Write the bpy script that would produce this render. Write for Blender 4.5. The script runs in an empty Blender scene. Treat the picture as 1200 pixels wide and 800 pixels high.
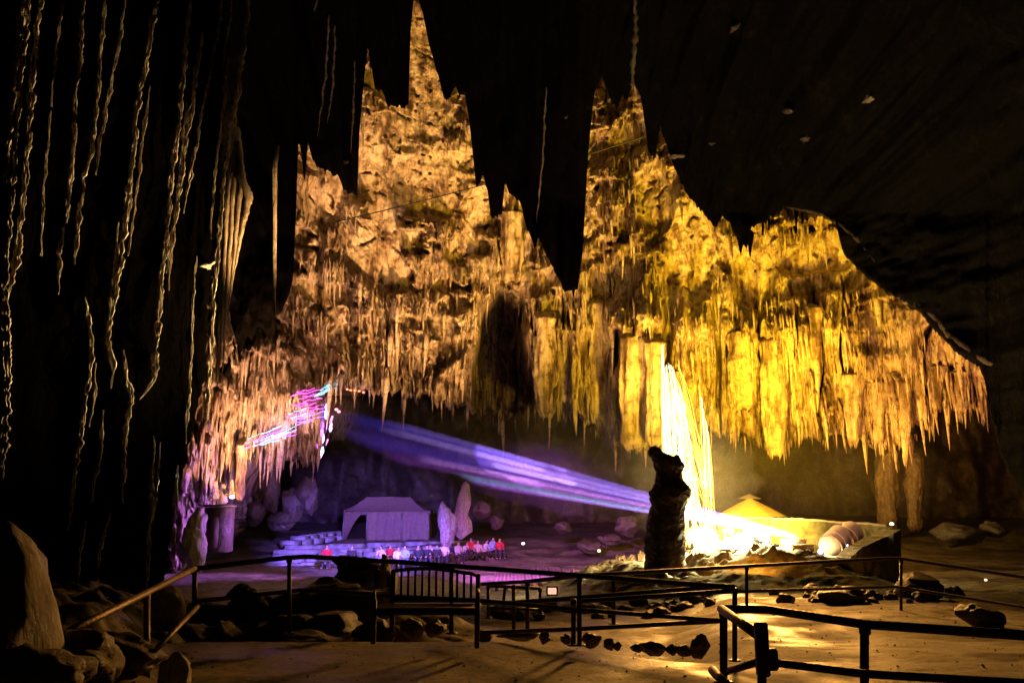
import bpy, bmesh, math, random
import numpy as np
from mathutils import Vector, Matrix

random.seed(7)
rng = np.random.default_rng(11)
SC = bpy.context.scene
COL = SC.collection

# ------------------------------------------------------------------ camera
F = 1039.0
TH = math.atan(204 / F)
CZ = 1.6
SN, CS = math.sin(TH), math.cos(TH)
cam = bpy.data.cameras.new('camera')
cam.lens = F / 1200 * 36.0
cam.sensor_width = 36
cam.clip_end = 500
cam.clip_start = 0.1
camo = bpy.data.objects.new('camera', cam)
COL.objects.link(camo)
camo.location = (0, 0, CZ)
camo.rotation_euler = (math.pi / 2 + TH, 0, 0)
SC.camera = camo
SC.view_settings.view_transform = 'Standard'
SC.view_settings.look = 'None'
SC.view_settings.gamma = 1
SC.view_settings.exposure = 0
SC.cycles.use_denoising = True
SC.cycles.max_bounces = 5
SC.cycles.diffuse_bounces = 2
SC.cycles.glossy_bounces = 2
SC.cycles.volume_bounces = 0
SC.cycles.sample_clamp_indirect = 4
SC.cycles.caustics_reflective = False
SC.cycles.caustics_refractive = False

def P(px, py, Y):
    """a point of the cave at distance Y in front of the viewing platform"""
    a = (np.asarray(px, float) - 600) / F
    b = (np.asarray(py, float) - 400) / F
    dy = CS + b * SN
    dz = SN - b * CS
    k = Y / dy
    return a * k, Y + 0 * k, CZ + dz * k

def V(px, py, Y):
    x, y, z = P(px, py, Y)
    return Vector((float(x), float(y), float(z)))

def G(px, py, z=0.0):
    a = (px - 600) / F; b = (py - 400) / F
    dy = CS + b * SN; dz = SN - b * CS
    k = (z - CZ) / dz
    return Vector((a * k, dy * k, z))

# ------------------------------------------------------------------ noise
ANG = rng.random(8192) * 2 * math.pi
GX, GY = np.cos(ANG), np.sin(ANG)
RND = rng.random(8192)
def _h(ix, iy, s):
    return ((ix * 73856093) ^ (iy * 19349663) ^ (s * 83492791)) & 8191
def gn(x, y, s=0):
    x = np.asarray(x, float); y = np.asarray(y, float)
    x, y = np.broadcast_arrays(x, y)
    ix = np.floor(x).astype(np.int64); iy = np.floor(y).astype(np.int64)
    fx = x - ix; fy = y - iy
    u = fx * fx * fx * (fx * (fx * 6 - 15) + 10)
    v = fy * fy * fy * (fy * (fy * 6 - 15) + 10)
    def g(i, j, a, b):
        h = _h(i, j, s)
        return GX[h] * a + GY[h] * b
    n0 = g(ix, iy, fx, fy) * (1 - u) + g(ix + 1, iy, fx - 1, fy) * u
    n1 = g(ix, iy + 1, fx, fy - 1) * (1 - u) + g(ix + 1, iy + 1, fx - 1, fy - 1) * u
    return (n0 * (1 - v) + n1 * v) * 1.5
def fbm(x, y, o=4, s=0):
    r = 0; a = 1; t = 0
    for i in range(o):
        r = r + a * gn(x * 2 ** i, y * 2 ** i, s + i * 17); t += a; a *= .5
    return r / t
def ridged(x, y, o=3, s=0):
    r = 0; a = 1; t = 0
    for i in range(o):
        r = r + a * (1 - np.abs(gn(x * 2 ** i, y * 2 ** i, s + i * 13)) * 2); t += a; a *= .5
    return r / t
def sstep(a, b, x):
    t = np.clip((x - a) / (b - a), 0, 1)
    return t * t * (3 - 2 * t)
def spiky(x, s=0):
    """1-D row of drips: each cell has a spike of random length"""
    x = np.asarray(x, float)
    i = np.floor(x).astype(np.int64)
    f = x - i
    c = 0.3 + 0.4 * RND[_h(i, i * 0 + 5, s)]
    w = 0.28 + 0.2 * RND[_h(i, i * 0 + 9, s)]
    a = RND[_h(i, i * 0, s)] ** 2
    return a * np.clip(1 - np.abs(f - c) / w, 0, 1) ** 0.7

# ------------------------------------------------------------------ materials
def new_mat(name):
    m = bpy.data.materials.new(name); m.use_nodes = True
    nt = m.node_tree
    return m, nt, nt.nodes, nt.links, nt.nodes['Principled BSDF']

def plain(name, col, rough=.6, metal=0, noise=.25, scale=8, bump=.1, spec=.5):
    m, nt, N, L, b = new_mat(name)
    tc = N.new('ShaderNodeTexCoord'); n = N.new('ShaderNodeTexNoise')
    n.inputs['Scale'].default_value = scale; n.inputs['Detail'].default_value = 5
    L.new(tc.outputs['Object'], n.inputs['Vector'])
    r = N.new('ShaderNodeValToRGB')
    r.color_ramp.elements[0].position = .3; r.color_ramp.elements[1].position = .7
    r.color_ramp.elements[0].color = tuple(c * (1 - noise) for c in col) + (1,)
    r.color_ramp.elements[1].color = tuple(min(1, c * (1 + noise)) for c in col) + (1,)
    L.new(n.outputs['Fac'], r.inputs['Fac']); L.new(r.outputs['Color'], b.inputs['Base Color'])
    b.inputs['Roughness'].default_value = rough; b.inputs['Metallic'].default_value = metal
    b.inputs['Specular IOR Level'].default_value = spec
    bp = N.new('ShaderNodeBump'); bp.inputs['Strength'].default_value = bump
    bp.inputs['Distance'].default_value = .05
    L.new(n.outputs['Fac'], bp.inputs['Height']); L.new(bp.outputs['Normal'], b.inputs['Normal'])
    return m

def rock(name, cols, scale=.35, stretch=.16, rough=(.35, .8), bump=.6, fine=5.0, dist=.3, spec=.5, mixb=.45):
    """limestone: streaks that run down the rock, blotches and fine grain"""
    m, nt, N, L, b = new_mat(name)
    tc = N.new('ShaderNodeTexCoord')
    mp = N.new('ShaderNodeMapping'); mp.inputs['Scale'].default_value = (1, 1, stretch)
    L.new(tc.outputs['Object'], mp.inputs['Vector'])
    n1 = N.new('ShaderNodeTexNoise'); n1.inputs['Scale'].default_value = scale * 4
    n1.inputs['Detail'].default_value = 8; n1.inputs['Roughness'].default_value = .65
    L.new(mp.outputs['Vector'], n1.inputs['Vector'])
    n2 = N.new('ShaderNodeTexNoise'); n2.inputs['Scale'].default_value = scale
    n2.inputs['Detail'].default_value = 7; n2.inputs['Roughness'].default_value = .6
    L.new(tc.outputs['Object'], n2.inputs['Vector'])
    n3 = N.new('ShaderNodeTexNoise'); n3.inputs['Scale'].default_value = fine
    n3.inputs['Detail'].default_value = 6; n3.inputs['Roughness'].default_value = .75
    L.new(tc.outputs['Object'], n3.inputs['Vector'])
    a = N.new('ShaderNodeMath'); a.operation = 'MULTIPLY_ADD'
    a.inputs[1].default_value = 1 - mixb
    L.new(n1.outputs['Fac'], a.inputs[0])
    a2 = N.new('ShaderNodeMath'); a2.operation = 'MULTIPLY'; a2.inputs[1].default_value = mixb
    L.new(n2.outputs['Fac'], a2.inputs[0]); L.new(a2.outputs[0], a.inputs[2])
    r = N.new('ShaderNodeValToRGB')
    el = r.color_ramp.elements
    while len(el) < len(cols): el.new(.5)
    for e, (p, c) in zip(el, cols):
        e.position = p; e.color = tuple(c) + (1,)
    L.new(a.outputs[0], r.inputs['Fac'])
    # dark pits
    pr = N.new('ShaderNodeMapRange'); pr.inputs[1].default_value = .36; pr.inputs[2].default_value = .5
    pr.inputs[3].default_value = .35; pr.inputs[4].default_value = 1.0
    L.new(n3.outputs['Fac'], pr.inputs['Value'])
    mx = N.new('ShaderNodeMix'); mx.data_type = 'RGBA'; mx.blend_type = 'MULTIPLY'
    mx.inputs[0].default_value = 1
    L.new(r.outputs['Color'], mx.inputs[6]); L.new(pr.outputs[0], mx.inputs[7])
    L.new(mx.outputs[2], b.inputs['Base Color'])
    rr = N.new('ShaderNodeMapRange'); rr.inputs[1].default_value = .35; rr.inputs[2].default_value = .65
    rr.inputs[3].default_value = rough[0]; rr.inputs[4].default_value = rough[1]
    L.new(n2.outputs['Fac'], rr.inputs['Value']); L.new(rr.outputs[0], b.inputs['Roughness'])
    b.inputs['Specular IOR Level'].default_value = spec
    ad = N.new('ShaderNodeMath'); ad.operation = 'MULTIPLY_ADD'; ad.inputs[1].default_value = .4
    L.new(n3.outputs['Fac'], ad.inputs[0]); L.new(n1.outputs['Fac'], ad.inputs[2])
    bp = N.new('ShaderNodeBump'); bp.inputs['Strength'].default_value = bump
    bp.inputs['Distance'].default_value = dist
    L.new(ad.outputs[0], bp.inputs['Height']); L.new(bp.outputs['Normal'], b.inputs['Normal'])
    return m

def glow(name, col, st):
    m, nt, N, L, b = new_mat(name)
    b.inputs['Base Color'].default_value = tuple(min(1, c) for c in col) + (1,)
    b.inputs['Emission Color'].default_value = tuple(col) + (1,)
    b.inputs['Emission Strength'].default_value = st
    m.cycles.emission_sampling = 'NONE'
    return m

M = {}
M['wall'] = rock('limestone', [(.35, (.035, .02, .013)), (.43, (.17, .105, .07)), (.49, (.43, .33, .23)), (.585, (.68, .58, .45))], bump=1, fine=2.0, dist=.5, mixb=.3, rough=(.4,.8))
M['dark'] = rock('unlit limestone', [(.38, (.0015, .0012, .001)), (.55, (.005, .0042, .0028)), (.68, (.02, .016, .008))], scale=.5, bump=.7, rough=(.7, .95), spec=.06)  # near black: the ceiling's lack of light is put into the colour
M['cliff'] = rock('unlit flowstone', [(.35, (.0006, .0005, .0004)), (.6, (.0014, .0011, .0008)), (.7, (.004, .003, .002))], scale=.5, bump=.7, rough=(.8, .95), spec=.0)  # the cliff's shade is put into this black colour
M['flow'] = rock('flowstone', [(.35, (.12, .09, .06)), (.5, (.4, .33, .25)), (.65, (.6, .52, .42))], scale=1.2, stretch=.3, bump=.8, fine=9, rough=(.3, .6), dist=.08)
M['pillar'] = rock('stalagmite stone', [(.35, (.03, .02, .012)), (.5, (.09, .06, .04)), (.68, (.2, .15, .1))], scale=1.5, stretch=.5, fine=9, dist=.12)
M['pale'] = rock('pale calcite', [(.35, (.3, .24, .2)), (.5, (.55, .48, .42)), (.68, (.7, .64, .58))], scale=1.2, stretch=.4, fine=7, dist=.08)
M['boulder'] = rock('boulder stone', [(.35, (.035, .028, .02)), (.5, (.10, .08, .055)), (.68, (.2, .16, .11))], scale=1.6, stretch=.8, fine=9, dist=.06)
M['ground'] = rock('cave floor', [(.35, (.10, .075, .05)), (.5, (.2, .16, .115)), (.66, (.32, .27, .2))], scale=.5, stretch=1, fine=3, bump=.4, rough=(.45, .8), dist=.06)
M['concrete'] = rock('worn concrete', [(.35, (.17, .14, .10)), (.5, (.3, .26, .2)), (.66, (.4, .36, .29))], scale=.9, stretch=1, fine=9, bump=.4, rough=(.7, .95), dist=.05, spec=.25)
def damp(m):
    nt = m.node_tree; N = nt.nodes; b = N['Principled BSDF']; L = nt.links
    tc = [n for n in N if n.type == 'TEX_COORD'][0]
    n = N.new('ShaderNodeTexNoise'); n.inputs['Scale'].default_value = .55; n.inputs['Detail'].default_value = 4; n.inputs['Distortion'].default_value = .6
    L.new(tc.outputs['Object'], n.inputs['Vector'])
    mr = N.new('ShaderNodeMapRange'); mr.inputs[1].default_value = .46; mr.inputs[2].default_value = .58; mr.inputs[3].default_value = 1; mr.inputs[4].default_value = .5
    L.new(n.outputs['Fac'], mr.inputs['Value'])
    src = b.inputs['Base Color'].links[0].from_socket
    mx = N.new('ShaderNodeMix'); mx.data_type = 'RGBA'; mx.blend_type = 'MULTIPLY'; mx.inputs[0].default_value = 1
    L.new(src, mx.inputs[6]); L.new(mr.outputs[0], mx.inputs[7]); L.new(mx.outputs[2], b.inputs['Base Color'])
    m2 = N.new('ShaderNodeMapRange'); m2.inputs[1].default_value = .46; m2.inputs[2].default_value = .58; m2.inputs[3].default_value = .85; m2.inputs[4].default_value = .38
    L.new(n.outputs['Fac'], m2.inputs['Value']); L.new(m2.outputs[0], b.inputs['Roughness'])
damp(M['concrete'])
M['rail'] = plain('rusty painted steel', (.035, .022, .014), .45, .4, .5, 30, .3)
M['railworn'] = plain('worn steel', (.2, .14, .09), .45, .5, .4, 25, .3)
M['wood'] = plain('weathered wood', (.09, .06, .04), .6, 0, .4, 14, .3)
M['canvas'] = plain('canvas', (.34, .25, .2), .8, 0, .15, 5, .2)
M['gold_lit_canvas'] = plain('golden lit canvas', (.6, .4, .1), .8, 0, .12, 5, .2)  # golden lamplight put into the canvas colour
M['black'] = plain('black plastic', (.02, .02, .02), .4)
M['seat'] = plain('stone seating', (.42, .42, .45), .55, 0, .45, 2.5, .2)
M['plaster'] = plain('rough plaster', (.2, .18, .1), .8, 0, .6, 2.5, .6)
M['crate'] = plain('plywood', (.4, .3, .18), .6, 0, .2, 5, .1)
M['barrel'] = plain('wrapped fibre', (.55, .42, .36), .6, 0, .15, 7, .2)
M['paper'] = plain('pale planks', (.62, .52, .4), .7, 0, .2, 8, .1)
M['steel'] = plain('bare steel', (.4, .4, .4), .35, .9, .1)
M['skin'] = plain('skin', (.5, .32, .24), .5, 0, .08)
M['hair'] = plain('dark hair', (.02, .015, .012), .5)
M['trouser'] = plain('dark cloth', (.04, .04, .06), .8)
for nm, c in dict(white=(.8, .8, .82), blue=(.3, .5, .85), black=(.03, .03, .035), red=(.6, .03, .04), cream=(.65, .58, .5)).items():
    M['shirt_' + nm] = plain(nm + ' cotton', c, .8)
M['white_jet_glow'] = glow('white jet glow', (1, .88, .55), 3.2)  # floodlight on the water jets drawn as their own glow
M['gold_jet_glow'] = glow('golden jet glow', (1, .66, .1), 1.6)
M['lens_violet'] = glow('violet lens', (.35, .25, 1), 30)
M['lens_warm'] = glow('warm lens', (1, .8, .45), 60)
M['bulb_white'] = glow('white bulb', (.85, .8, 1), 6)
M['bulb_warm'] = glow('warm bulb', (1, .75, .4), 8)
M['bulb_red'] = glow('red bulb', (1, .16, .08), 5)
M['laser_pink'] = glow('pink light line', (1, .12, .85), 2.4)  # these glows stand in for laser light cast on the rock
M['laser_cyan'] = glow('cyan light line', (.15, .75, 1), 2.5)
M['laser_violet'] = glow('violet light line', (.5, .2, 1), 3)

# ------------------------------------------------------------------ mesh helpers
def mk(name, verts, faces, mat, parent=None, smooth=True, loc=None):
    me = bpy.data.meshes.new(name)
    verts = np.asarray(verts, dtype=np.float64).reshape(-1, 3)
    if parent is not None:
        verts = verts - np.array(parent.location)
    elif loc is not None:
        verts = verts - np.array(loc)
    if isinstance(faces, np.ndarray):
        k = faces.shape[1]
        me.vertices.add(len(verts)); me.vertices.foreach_set('co', verts.ravel().astype(np.float32))
        me.loops.add(faces.size); me.loops.foreach_set('vertex_index', faces.ravel().astype(np.int32))
        me.polygons.add(len(faces)); me.polygons.foreach_set('loop_start', np.arange(0, faces.size, k, dtype=np.int32))
        me.update(calc_edges=True)
    else:
        me.from_pydata([tuple(v) for v in verts], [], faces)
    me.materials.append(mat)
    me.polygons.foreach_set('use_smooth', np.full(len(me.polygons), smooth))
    me.update()
    o = bpy.data.objects.new(name, me)
    COL.objects.link(o)
    if parent is not None: o.parent = parent
    elif loc is not None: o.location = loc
    return o

def tag(o, label=None, cat=None, group=None, kind=None):
    if label: o['label'] = label
    if cat: o['category'] = cat
    if group: o['group'] = group
    if kind: o['kind'] = kind
    return o

def empty(name, loc, label, cat, group=None):
    o = bpy.data.objects.new(name, None); COL.objects.link(o)
    o.location = loc; o.empty_display_size = .2
    return tag(o, label, cat, group)

def grid_faces(r, c, wrap=False):
    i = np.arange(r - 1)[:, None]
    cc = c if wrap else c - 1
    j = np.arange(cc)[None, :]
    j2 = (j + 1) % c
    return np.stack([i * c + j, i * c + j2, (i + 1) * c + j2, (i + 1) * c + j], -1).reshape(-1, 4)

class MB:
    def __init__(s): s.v = []; s.f = []
    def add(s, v, f):
        b = len(s.v); s.v += [tuple(p) for p in v]
        s.f += [tuple(b + i for i in q) for q in f]
        return s
    def box(s, c, size, rz=0, bev=.0, tilt=None):
        bm = bmesh.new(); bmesh.ops.create_cube(bm, size=1)
        bmesh.ops.scale(bm, vec=size, verts=bm.verts)
        if bev: bmesh.ops.bevel(bm, geom=bm.edges[:], offset=bev, segments=2, affect='EDGES')
        R = Matrix.Rotation(rz, 4, 'Z')
        if tilt is not None: R = R @ tilt
        bm.transform(Matrix.Translation(c) @ R)
        bm.verts.ensure_lookup_table()
        s.add([v.co[:] for v in bm.verts], [[v.index for v in f.verts] for f in bm.faces]); bm.free()
        return s
    def tube(s, pts, rad, n=8, cap=True):
        pts = [Vector(p) for p in pts]
        if not hasattr(rad, '__len__'): rad = [rad] * len(pts)
        vs = []; prev = None
        for i, p in enumerate(pts):
            d = (pts[min(i + 1, len(pts) - 1)] - pts[max(i - 1, 0)]).normalized()
            if prev is None:
                a = Vector((1, 0, 0)) if abs(d.x) < .9 else Vector((0, 1, 0))
                prev = d.cross(a).normalized()
            prev = (prev - d * prev.dot(d)).normalized()
            w = d.cross(prev)
            for k in range(n):
                t = 2 * math.pi * k / n
                vs.append(p + (prev * math.cos(t) + w * math.sin(t)) * rad[i])
        fs = []
        for i in range(len(pts) - 1):
            for k in range(n):
                fs.append((i * n + k, i * n + (k + 1) % n, (i + 1) * n + (k + 1) % n, (i + 1) * n + k))
        if cap:
            fs.append(tuple(range(n))[::-1]); fs.append(tuple((len(pts) - 1) * n + k for k in range(n)))
        return s.add(vs, fs)
    def build(s, name, mat, parent=None, smooth=True, loc=None):
        o = mk(name, s.v, s.f, mat, parent, smooth, loc)
        return o

def sharp(o, ang=35):
    me = o.data
    bm = bmesh.new(); bm.from_mesh(me)
    for e in bm.edges:
        if len(e.link_faces) == 2 and e.calc_face_angle(0) > math.radians(ang): e.smooth = False
    bm.to_mesh(me); bm.free()
    return o

# ------------------------------------------------------------------ world: no daylight reaches the cave
w = bpy.data.worlds.new('World'); SC.world = w; w.use_nodes = True
bg = w.node_tree.nodes['Background']
bg.inputs['Color'].default_value = (.5, .42, .3, 1); bg.inputs['Strength'].default_value = .003

# ------------------------------------------------------------------ golden back wall
ctrl = lambda pts: (np.array([p[0] for p in pts], float), np.array([p[1] for p in pts], float))
LOW = ctrl([(120, 730), (180, 700), (215, 668), (230, 645), (245, 600), (262, 560), (280, 540), (300, 528), (330, 540), (350, 548), (372, 545), (380, 472), (400, 452), (450, 465), (520, 478), (560, 490), (600, 495), (640, 484), (660, 478), (690, 500), (715, 530), (755, 533), (790, 520), (840, 512), (880, 516), (905, 524), (960, 518), (1010, 512), (1045, 530), (1060, 535), (1075, 510), (1100, 482), (1125, 470), (1150, 480), (1170, 472), (1260, 460)])
DEP = ctrl([(120, 44), (220, 48), (300, 53), (380, 59), (480, 64), (600, 68), (700, 64), (800, 60), (900, 59), (1000, 56), (1100, 51), (1260, 44)])
def gauss(px, py, cx, cy, rx, ry):
    return np.exp(-(((px - cx) / rx) ** 2 + ((py - cy) / ry) ** 2))
SMOOTH = [(490, 110, 55, 90), (500, 220, 70, 50), (560, 250, 35, 40), (770, 240, 26, 55), (810, 300, 40, 70), (885, 320, 30, 40), (950, 305, 60, 22), (440, 300, 40, 40), (385, 230, 30, 40), (430, 200, 30, 40)]
def smooth_mask(px, py, X, Z):
    sm = np.zeros_like(X)
    for g in SMOOTH: sm = np.maximum(sm, gauss(px, py, *g))
    sm = sstep(.25, .75, sm + .35 * fbm(X / 2.5, Z / 2.5, 3, 77))
    # patches of bare rock between clusters of drips, mostly in the upper left half
    w_ = sstep(760, 560, px) * sstep(470, 330, py + 40 * gn(X / 4, Z / 4, 78))
    w2 = .55 * sstep(420, 330, py)
    return np.maximum(sm, np.maximum(w_, w2) * sstep(-.04, .12, fbm(X / 3.6, Z / 2.3, 4, 79)))
def wall_y(px, py):
    """distance of the golden wall; ledges, curtains and drips stand out of it"""
    px, py = np.broadcast_arrays(np.asarray(px, float), np.asarray(py, float))
    D = np.interp(px, *DEP)
    # the wall leans out over the hall towards the top
    D = D - np.clip((330 - py) / 330, -1, 1.4) * 2.0
    X, _, Z = P(px, py, D)
    sm = smooth_mask(px, py, X, Z)
    drip = 1 - sm * .93
    wx = X + .5 * fbm(X / 3, Z / 4, 2, 3)
    off = 3.6 * fbm(X / 13, Z / 15, 3, 1)
    off = off + 2.2 * fbm(X / 4.5, Z / 8, 3, 21) * (.35 + .65 * drip)
    # big hanging curtains
    cur = ridged(wx / 2.6, Z / 22, 2, 5)
    off = off + 1.5 * cur * drip
    off = off + .75 * ridged(wx / .85, Z / 8, 2, 31) * drip
    off = off + .22 * ridged(wx / .3, Z / 3.0, 2, 41) * drip
    slit = sstep(.86, .97, ridged(X / 2.4 + .25 * gn(X / 2, Z / 5, 47), Z / 40, 1, 46))
    off = off - 3.2 * slit * drip * sstep(300, 390, py + 25 * gn(X / 3, Z / 9, 48)) * sstep(540, 620, px)
    # ledges that end in fringes
    rt = 1 - .55 * sstep(560, 660, px) * sstep(300, 380, py)
    off = off + (1 - rt) * 2.6 * ridged(X / 1.5, Z / 30, 2, 45)
    for H, A, s, c in ((6.0, 1.5, 51, .8), (3.1, 1.25, 61, .5), (1.5, .6, 71, .33)):
        t = -Z / H + 1.6 * fbm(X / 9, Z / 30, 3, s) + .55 * fbm(X / 2.2, Z / 12, 2, s + 3) - (.6 * spiky(X / c, s) + .35 * spiky(X / (c * .45) + 3, s + 1))
        f = t - np.floor(t)
        k = np.floor(t)
        amp = .35 + .65 * RND[_h(k.astype(np.int64), (X / 5).astype(np.int64) * 0, s)]
        off = off + rt * A * amp * (f ** 1.8) * drip * (1 - sstep(.97, 1.0, f))
    off = off + .36 * fbm(X / 1.2, Z / 1.6, 4, 91) * (.5 + .5 * sm) + .1 * fbm(X / .3, Z / .3, 3, 95)
    off = off - .55 * sstep(.12, .5, ridged(X / 2.1, Z / 2.6, 3, 99) - .62) * sm * 2
    # caves and niches
    nic = gauss(px, py, 592, 400, 26, 62) + .8 * gauss(px, py, 608, 470, 40, 34) + .55 * gauss(px, py, 568, 440, 12, 60)
    nic = nic + .28 * gauss(px, py, 722, 400, 8, 80) + .22 * gauss(px, py, 680, 430, 7, 60) + .3 * gauss(px, py, 705, 283, 14, 20) + .25 * gauss(px, py, 760, 355, 22, 12)
    nic = nic + .3 * gauss(px, py, 940, 268, 38, 8) + .22 * gauss(px, py, 832, 430, 5, 60)
    off = off - 13 * sstep(.25, .8, nic + .4 * fbm(X / 1.3, Z / 4, 3, 15) * (nic > .06) + .35 * nic * spiky(X / .9, 18))
    # brow over the big curtains
    off = off + 2.2 * gauss(px, py, 760, 375, 70, 22) + 1.6 * gauss(px, py, 890, 385, 120, 14) + 1.5 * gauss(px, py, 1040, 420, 60, 15)
    return D - off

def curtain(name, px0, px1, nx, ytop, yb, rows, yfun, back, rim, mat, lift=False, under=6):
    """one continuous sheet of rock: front, rounded lower lip and the underside running back"""
    xs = np.linspace(px0, px1, nx)
    b = yb(xs)
    s = np.linspace(0, 1, rows)
    PX = np.repeat(xs[None, :], rows, 0)
    PY = ytop + (b[None, :] - ytop) * s[:, None]
    Y = yfun(PX, PY)
    q = np.clip((b[None, :] - PY) / rim[0], 0, 1)
    Y = Y + rim[1] * (1 - np.sqrt(np.clip(1 - (1 - q) ** 2, 0, 1)))
    X, Yw, Z = P(PX, PY, Y)
    parts = [np.stack([X, Yw, Z], -1)]
    last = parts[0][-1].copy()
    for k in range(1, under + 1):
        t = k / under
        v = last.copy()
        v[:, 1] = last[:, 1] + back * t
        v[:, 0] = last[:, 0] * (1 + .0 * t)
        zz = np.convolve(np.pad(last[:, 2], 20, 'edge'), np.ones(41) / 41, 'valid')
        m = min(1, t * 2.5)
        v[:, 2] = last[:, 2] * (1 - m) + (zz + 1.2 + 1.5 * t) * m + .5 * fbm(v[:, 0] / 2, v[:, 1] / 2, 3, 8) * m
        if lift:
            g_ = v[:, 1] / last[:, 1]
            v[:, 0] = last[:, 0] * g_; v[:, 2] = CZ + (last[:, 2] - CZ) * g_ + .35 * t + .3 * t * np.abs(fbm(v[:, 0] / 2, v[:, 1] / 2, 3, 8))
        parts.append(v[None])
    A = np.concatenate(parts, 0)
    return mk(name, A.reshape(-1, 3), grid_faces(A.shape[0], nx), mat)

def low_edge(xs):
    b = np.interp(xs, *LOW)
    return b + (6 + 22 * np.abs(gn(xs / 60, xs * 0, 3)) * 2) * spiky(xs / 13, 4) + 13 * spiky(xs / 5.5, 7) * (.3 + np.abs(gn(xs / 25, xs * 0, 2)) * 2) + 5 * spiky(xs / 2.7, 9) - 9 + 14 * gn(xs / 35, xs * 0, 6) + 6 * gn(xs / 11, xs * 0, 66)
o = curtain('cave_wall', 120, 1260, 1150, -70, low_edge, 600, wall_y, 14, (7, 1.6), M['wall'])
tag(o, 'golden lit limestone wall of curtains and ledges across the back of the cave', kind='structure')

# ------------------------------------------------------------------ the dark chamber under and behind it
xs = np.linspace(-500, 1700, 420); s_ = np.linspace(0, 1, 120)
PX, PYg = np.meshgrid(xs, 300 + s_ * 350)
def back_y(px, py):
    X, _, Z = P(px, py, 84.)
    o_ = 5 * fbm(X / 14, Z / 14, 3, 201) + 2 * ridged(X / 3.5, Z / 12, 3, 202) + .8 * fbm(X / 1.5, Z / 2, 3, 203)
    return 86 - o_ - 30 * np.clip(np.abs(px - 650) / 1000 - .35, 0, 1)
Yb = back_y(PX, PYg)
X, Yw, Z = P(PX, PYg, Yb)
o = mk('cave_back_wall', np.stack([X, Yw, Z], -1).reshape(-1, 3), grid_faces(120, 420), M['boulder'])
tag(o, 'dark rear wall of the lower chamber behind the seating', kind='structure')

# ------------------------------------------------------------------ dark ceiling with its traced lower edge
TOP = ctrl([(190, 560), (205, 540), (225, 520), (240, 455), (262, 446), (277, 424), (290, 392), (296, 398), (303, 380), (315, 394), (322, 372), (330, 364), (337, 349), (343, 330), (347, 250), (349, 168), (352, 170), (357, 215), (361, 165), (366, 185), (372, 195), (395, 204), (406, 225), (419, 229), (421, 157), (426, 100), (431, 52), (434, 70), (440, 105), (447, 105), (455, 124), (479, 124), (481, 37), (485, -5), (490, -5), (496, 19), (504, 56), (513, 86), (521, 116), (528, 112), (534, 101), (538, 112), (545, 109), (551, 150), (558, 221), (566, 204), (571, 221), (575, 255), (588, 251), (592, 214), (598, 228), (609, 232), (616, 262), (627, 291), (631, 277), (640, 298), (662, 341), (677, 339), (683, 294), (684, 275), (689, 183), (696, 110), (705, 87), (712, 108), (723, 128), (730, 110), (735, 118), (742, 96), (751, 110), (760, 178), (768, 183), (774, 147), (787, 188), (806, 229), (826, 250), (838, 266), (847, 252), (856, 262), (861, 275), (868, 278), (875, 291), (880, 266), (890, 262), (907, 252), (920, 243), (950, 250), (971, 256), (980, 266), (989, 298), (1012, 321), (1040, 342), (1070, 357), (1100, 391), (1122, 414), (1148, 430), (1154, 445), (1160, 480), (1172, 530), (1190, 570), (1215, 590), (1700, 700)])
def top_edge(xs):
    return np.interp(xs, *TOP) + 4 * spiky(xs / 4.5, 14) + 3 * spiky(xs / 9, 15) + 1.6 * gn(xs / 5, xs * 0, 16) + .8 * gn(xs / 2, xs * 0, 17)
def ceil_y(px, py):
    D = np.interp(px, [-500, 0, 200, 360, 500, 620, 680, 760, 900, 1060, 1200, 1700], [44, 46, 46, 49, 51, 45, 40, 42, 40, 33, 27, 16.])
    # the ceiling comes towards the viewer higher up
    D = D - np.clip((250 - py) / 320, 0, 1.6) * D * .32
    X, _, Z = P(px, py, D)
    o_ = 1.6 * fbm(X / 7, Z / 7, 3, 301) + .9 * ridged(X / 2.2, Z / 9, 3, 302) + .5 * fbm(X / 1.2, Z / 1.6, 4, 303)
    o_ = o_ + sstep(900, 1020, px) * (2.2 * fbm(X / 3, Z / 3, 5, 310) + .35 * ridged(X / 1.8 + Z / 3, Z / 2.2, 3, 311) + .7 * fbm(X / .8, Z / .8, 4, 312))
    return D - o_ * np.clip(D / 40, .4, 1)
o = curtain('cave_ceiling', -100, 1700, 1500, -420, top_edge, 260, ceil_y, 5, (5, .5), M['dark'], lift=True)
tag(o, 'black unlit cave ceiling hanging in front of the golden wall', kind='structure')

# black stalactite blades that hang from the ceiling
def blade(pts, Y, mat, name, label, cat, w_, group=None, seed=0):
    q = [V(x, y, Y) for x, y in pts]
    n = 26; out = []; rad = []
    seg = len(q) - 1
    for i in range(n):
        t = i / (n - 1) * seg; k = min(int(t), seg - 1); f = t - k
        p = q[k].lerp(q[k + 1], f)
        wr = w_[k] * (1 - f) + w_[k + 1] * f
        rad.append(max(.02, wr * Y / F * (1 + .25 * float(gn(i * .6, seed, 5)))))
        out.append(p)
    return out, rad

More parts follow.
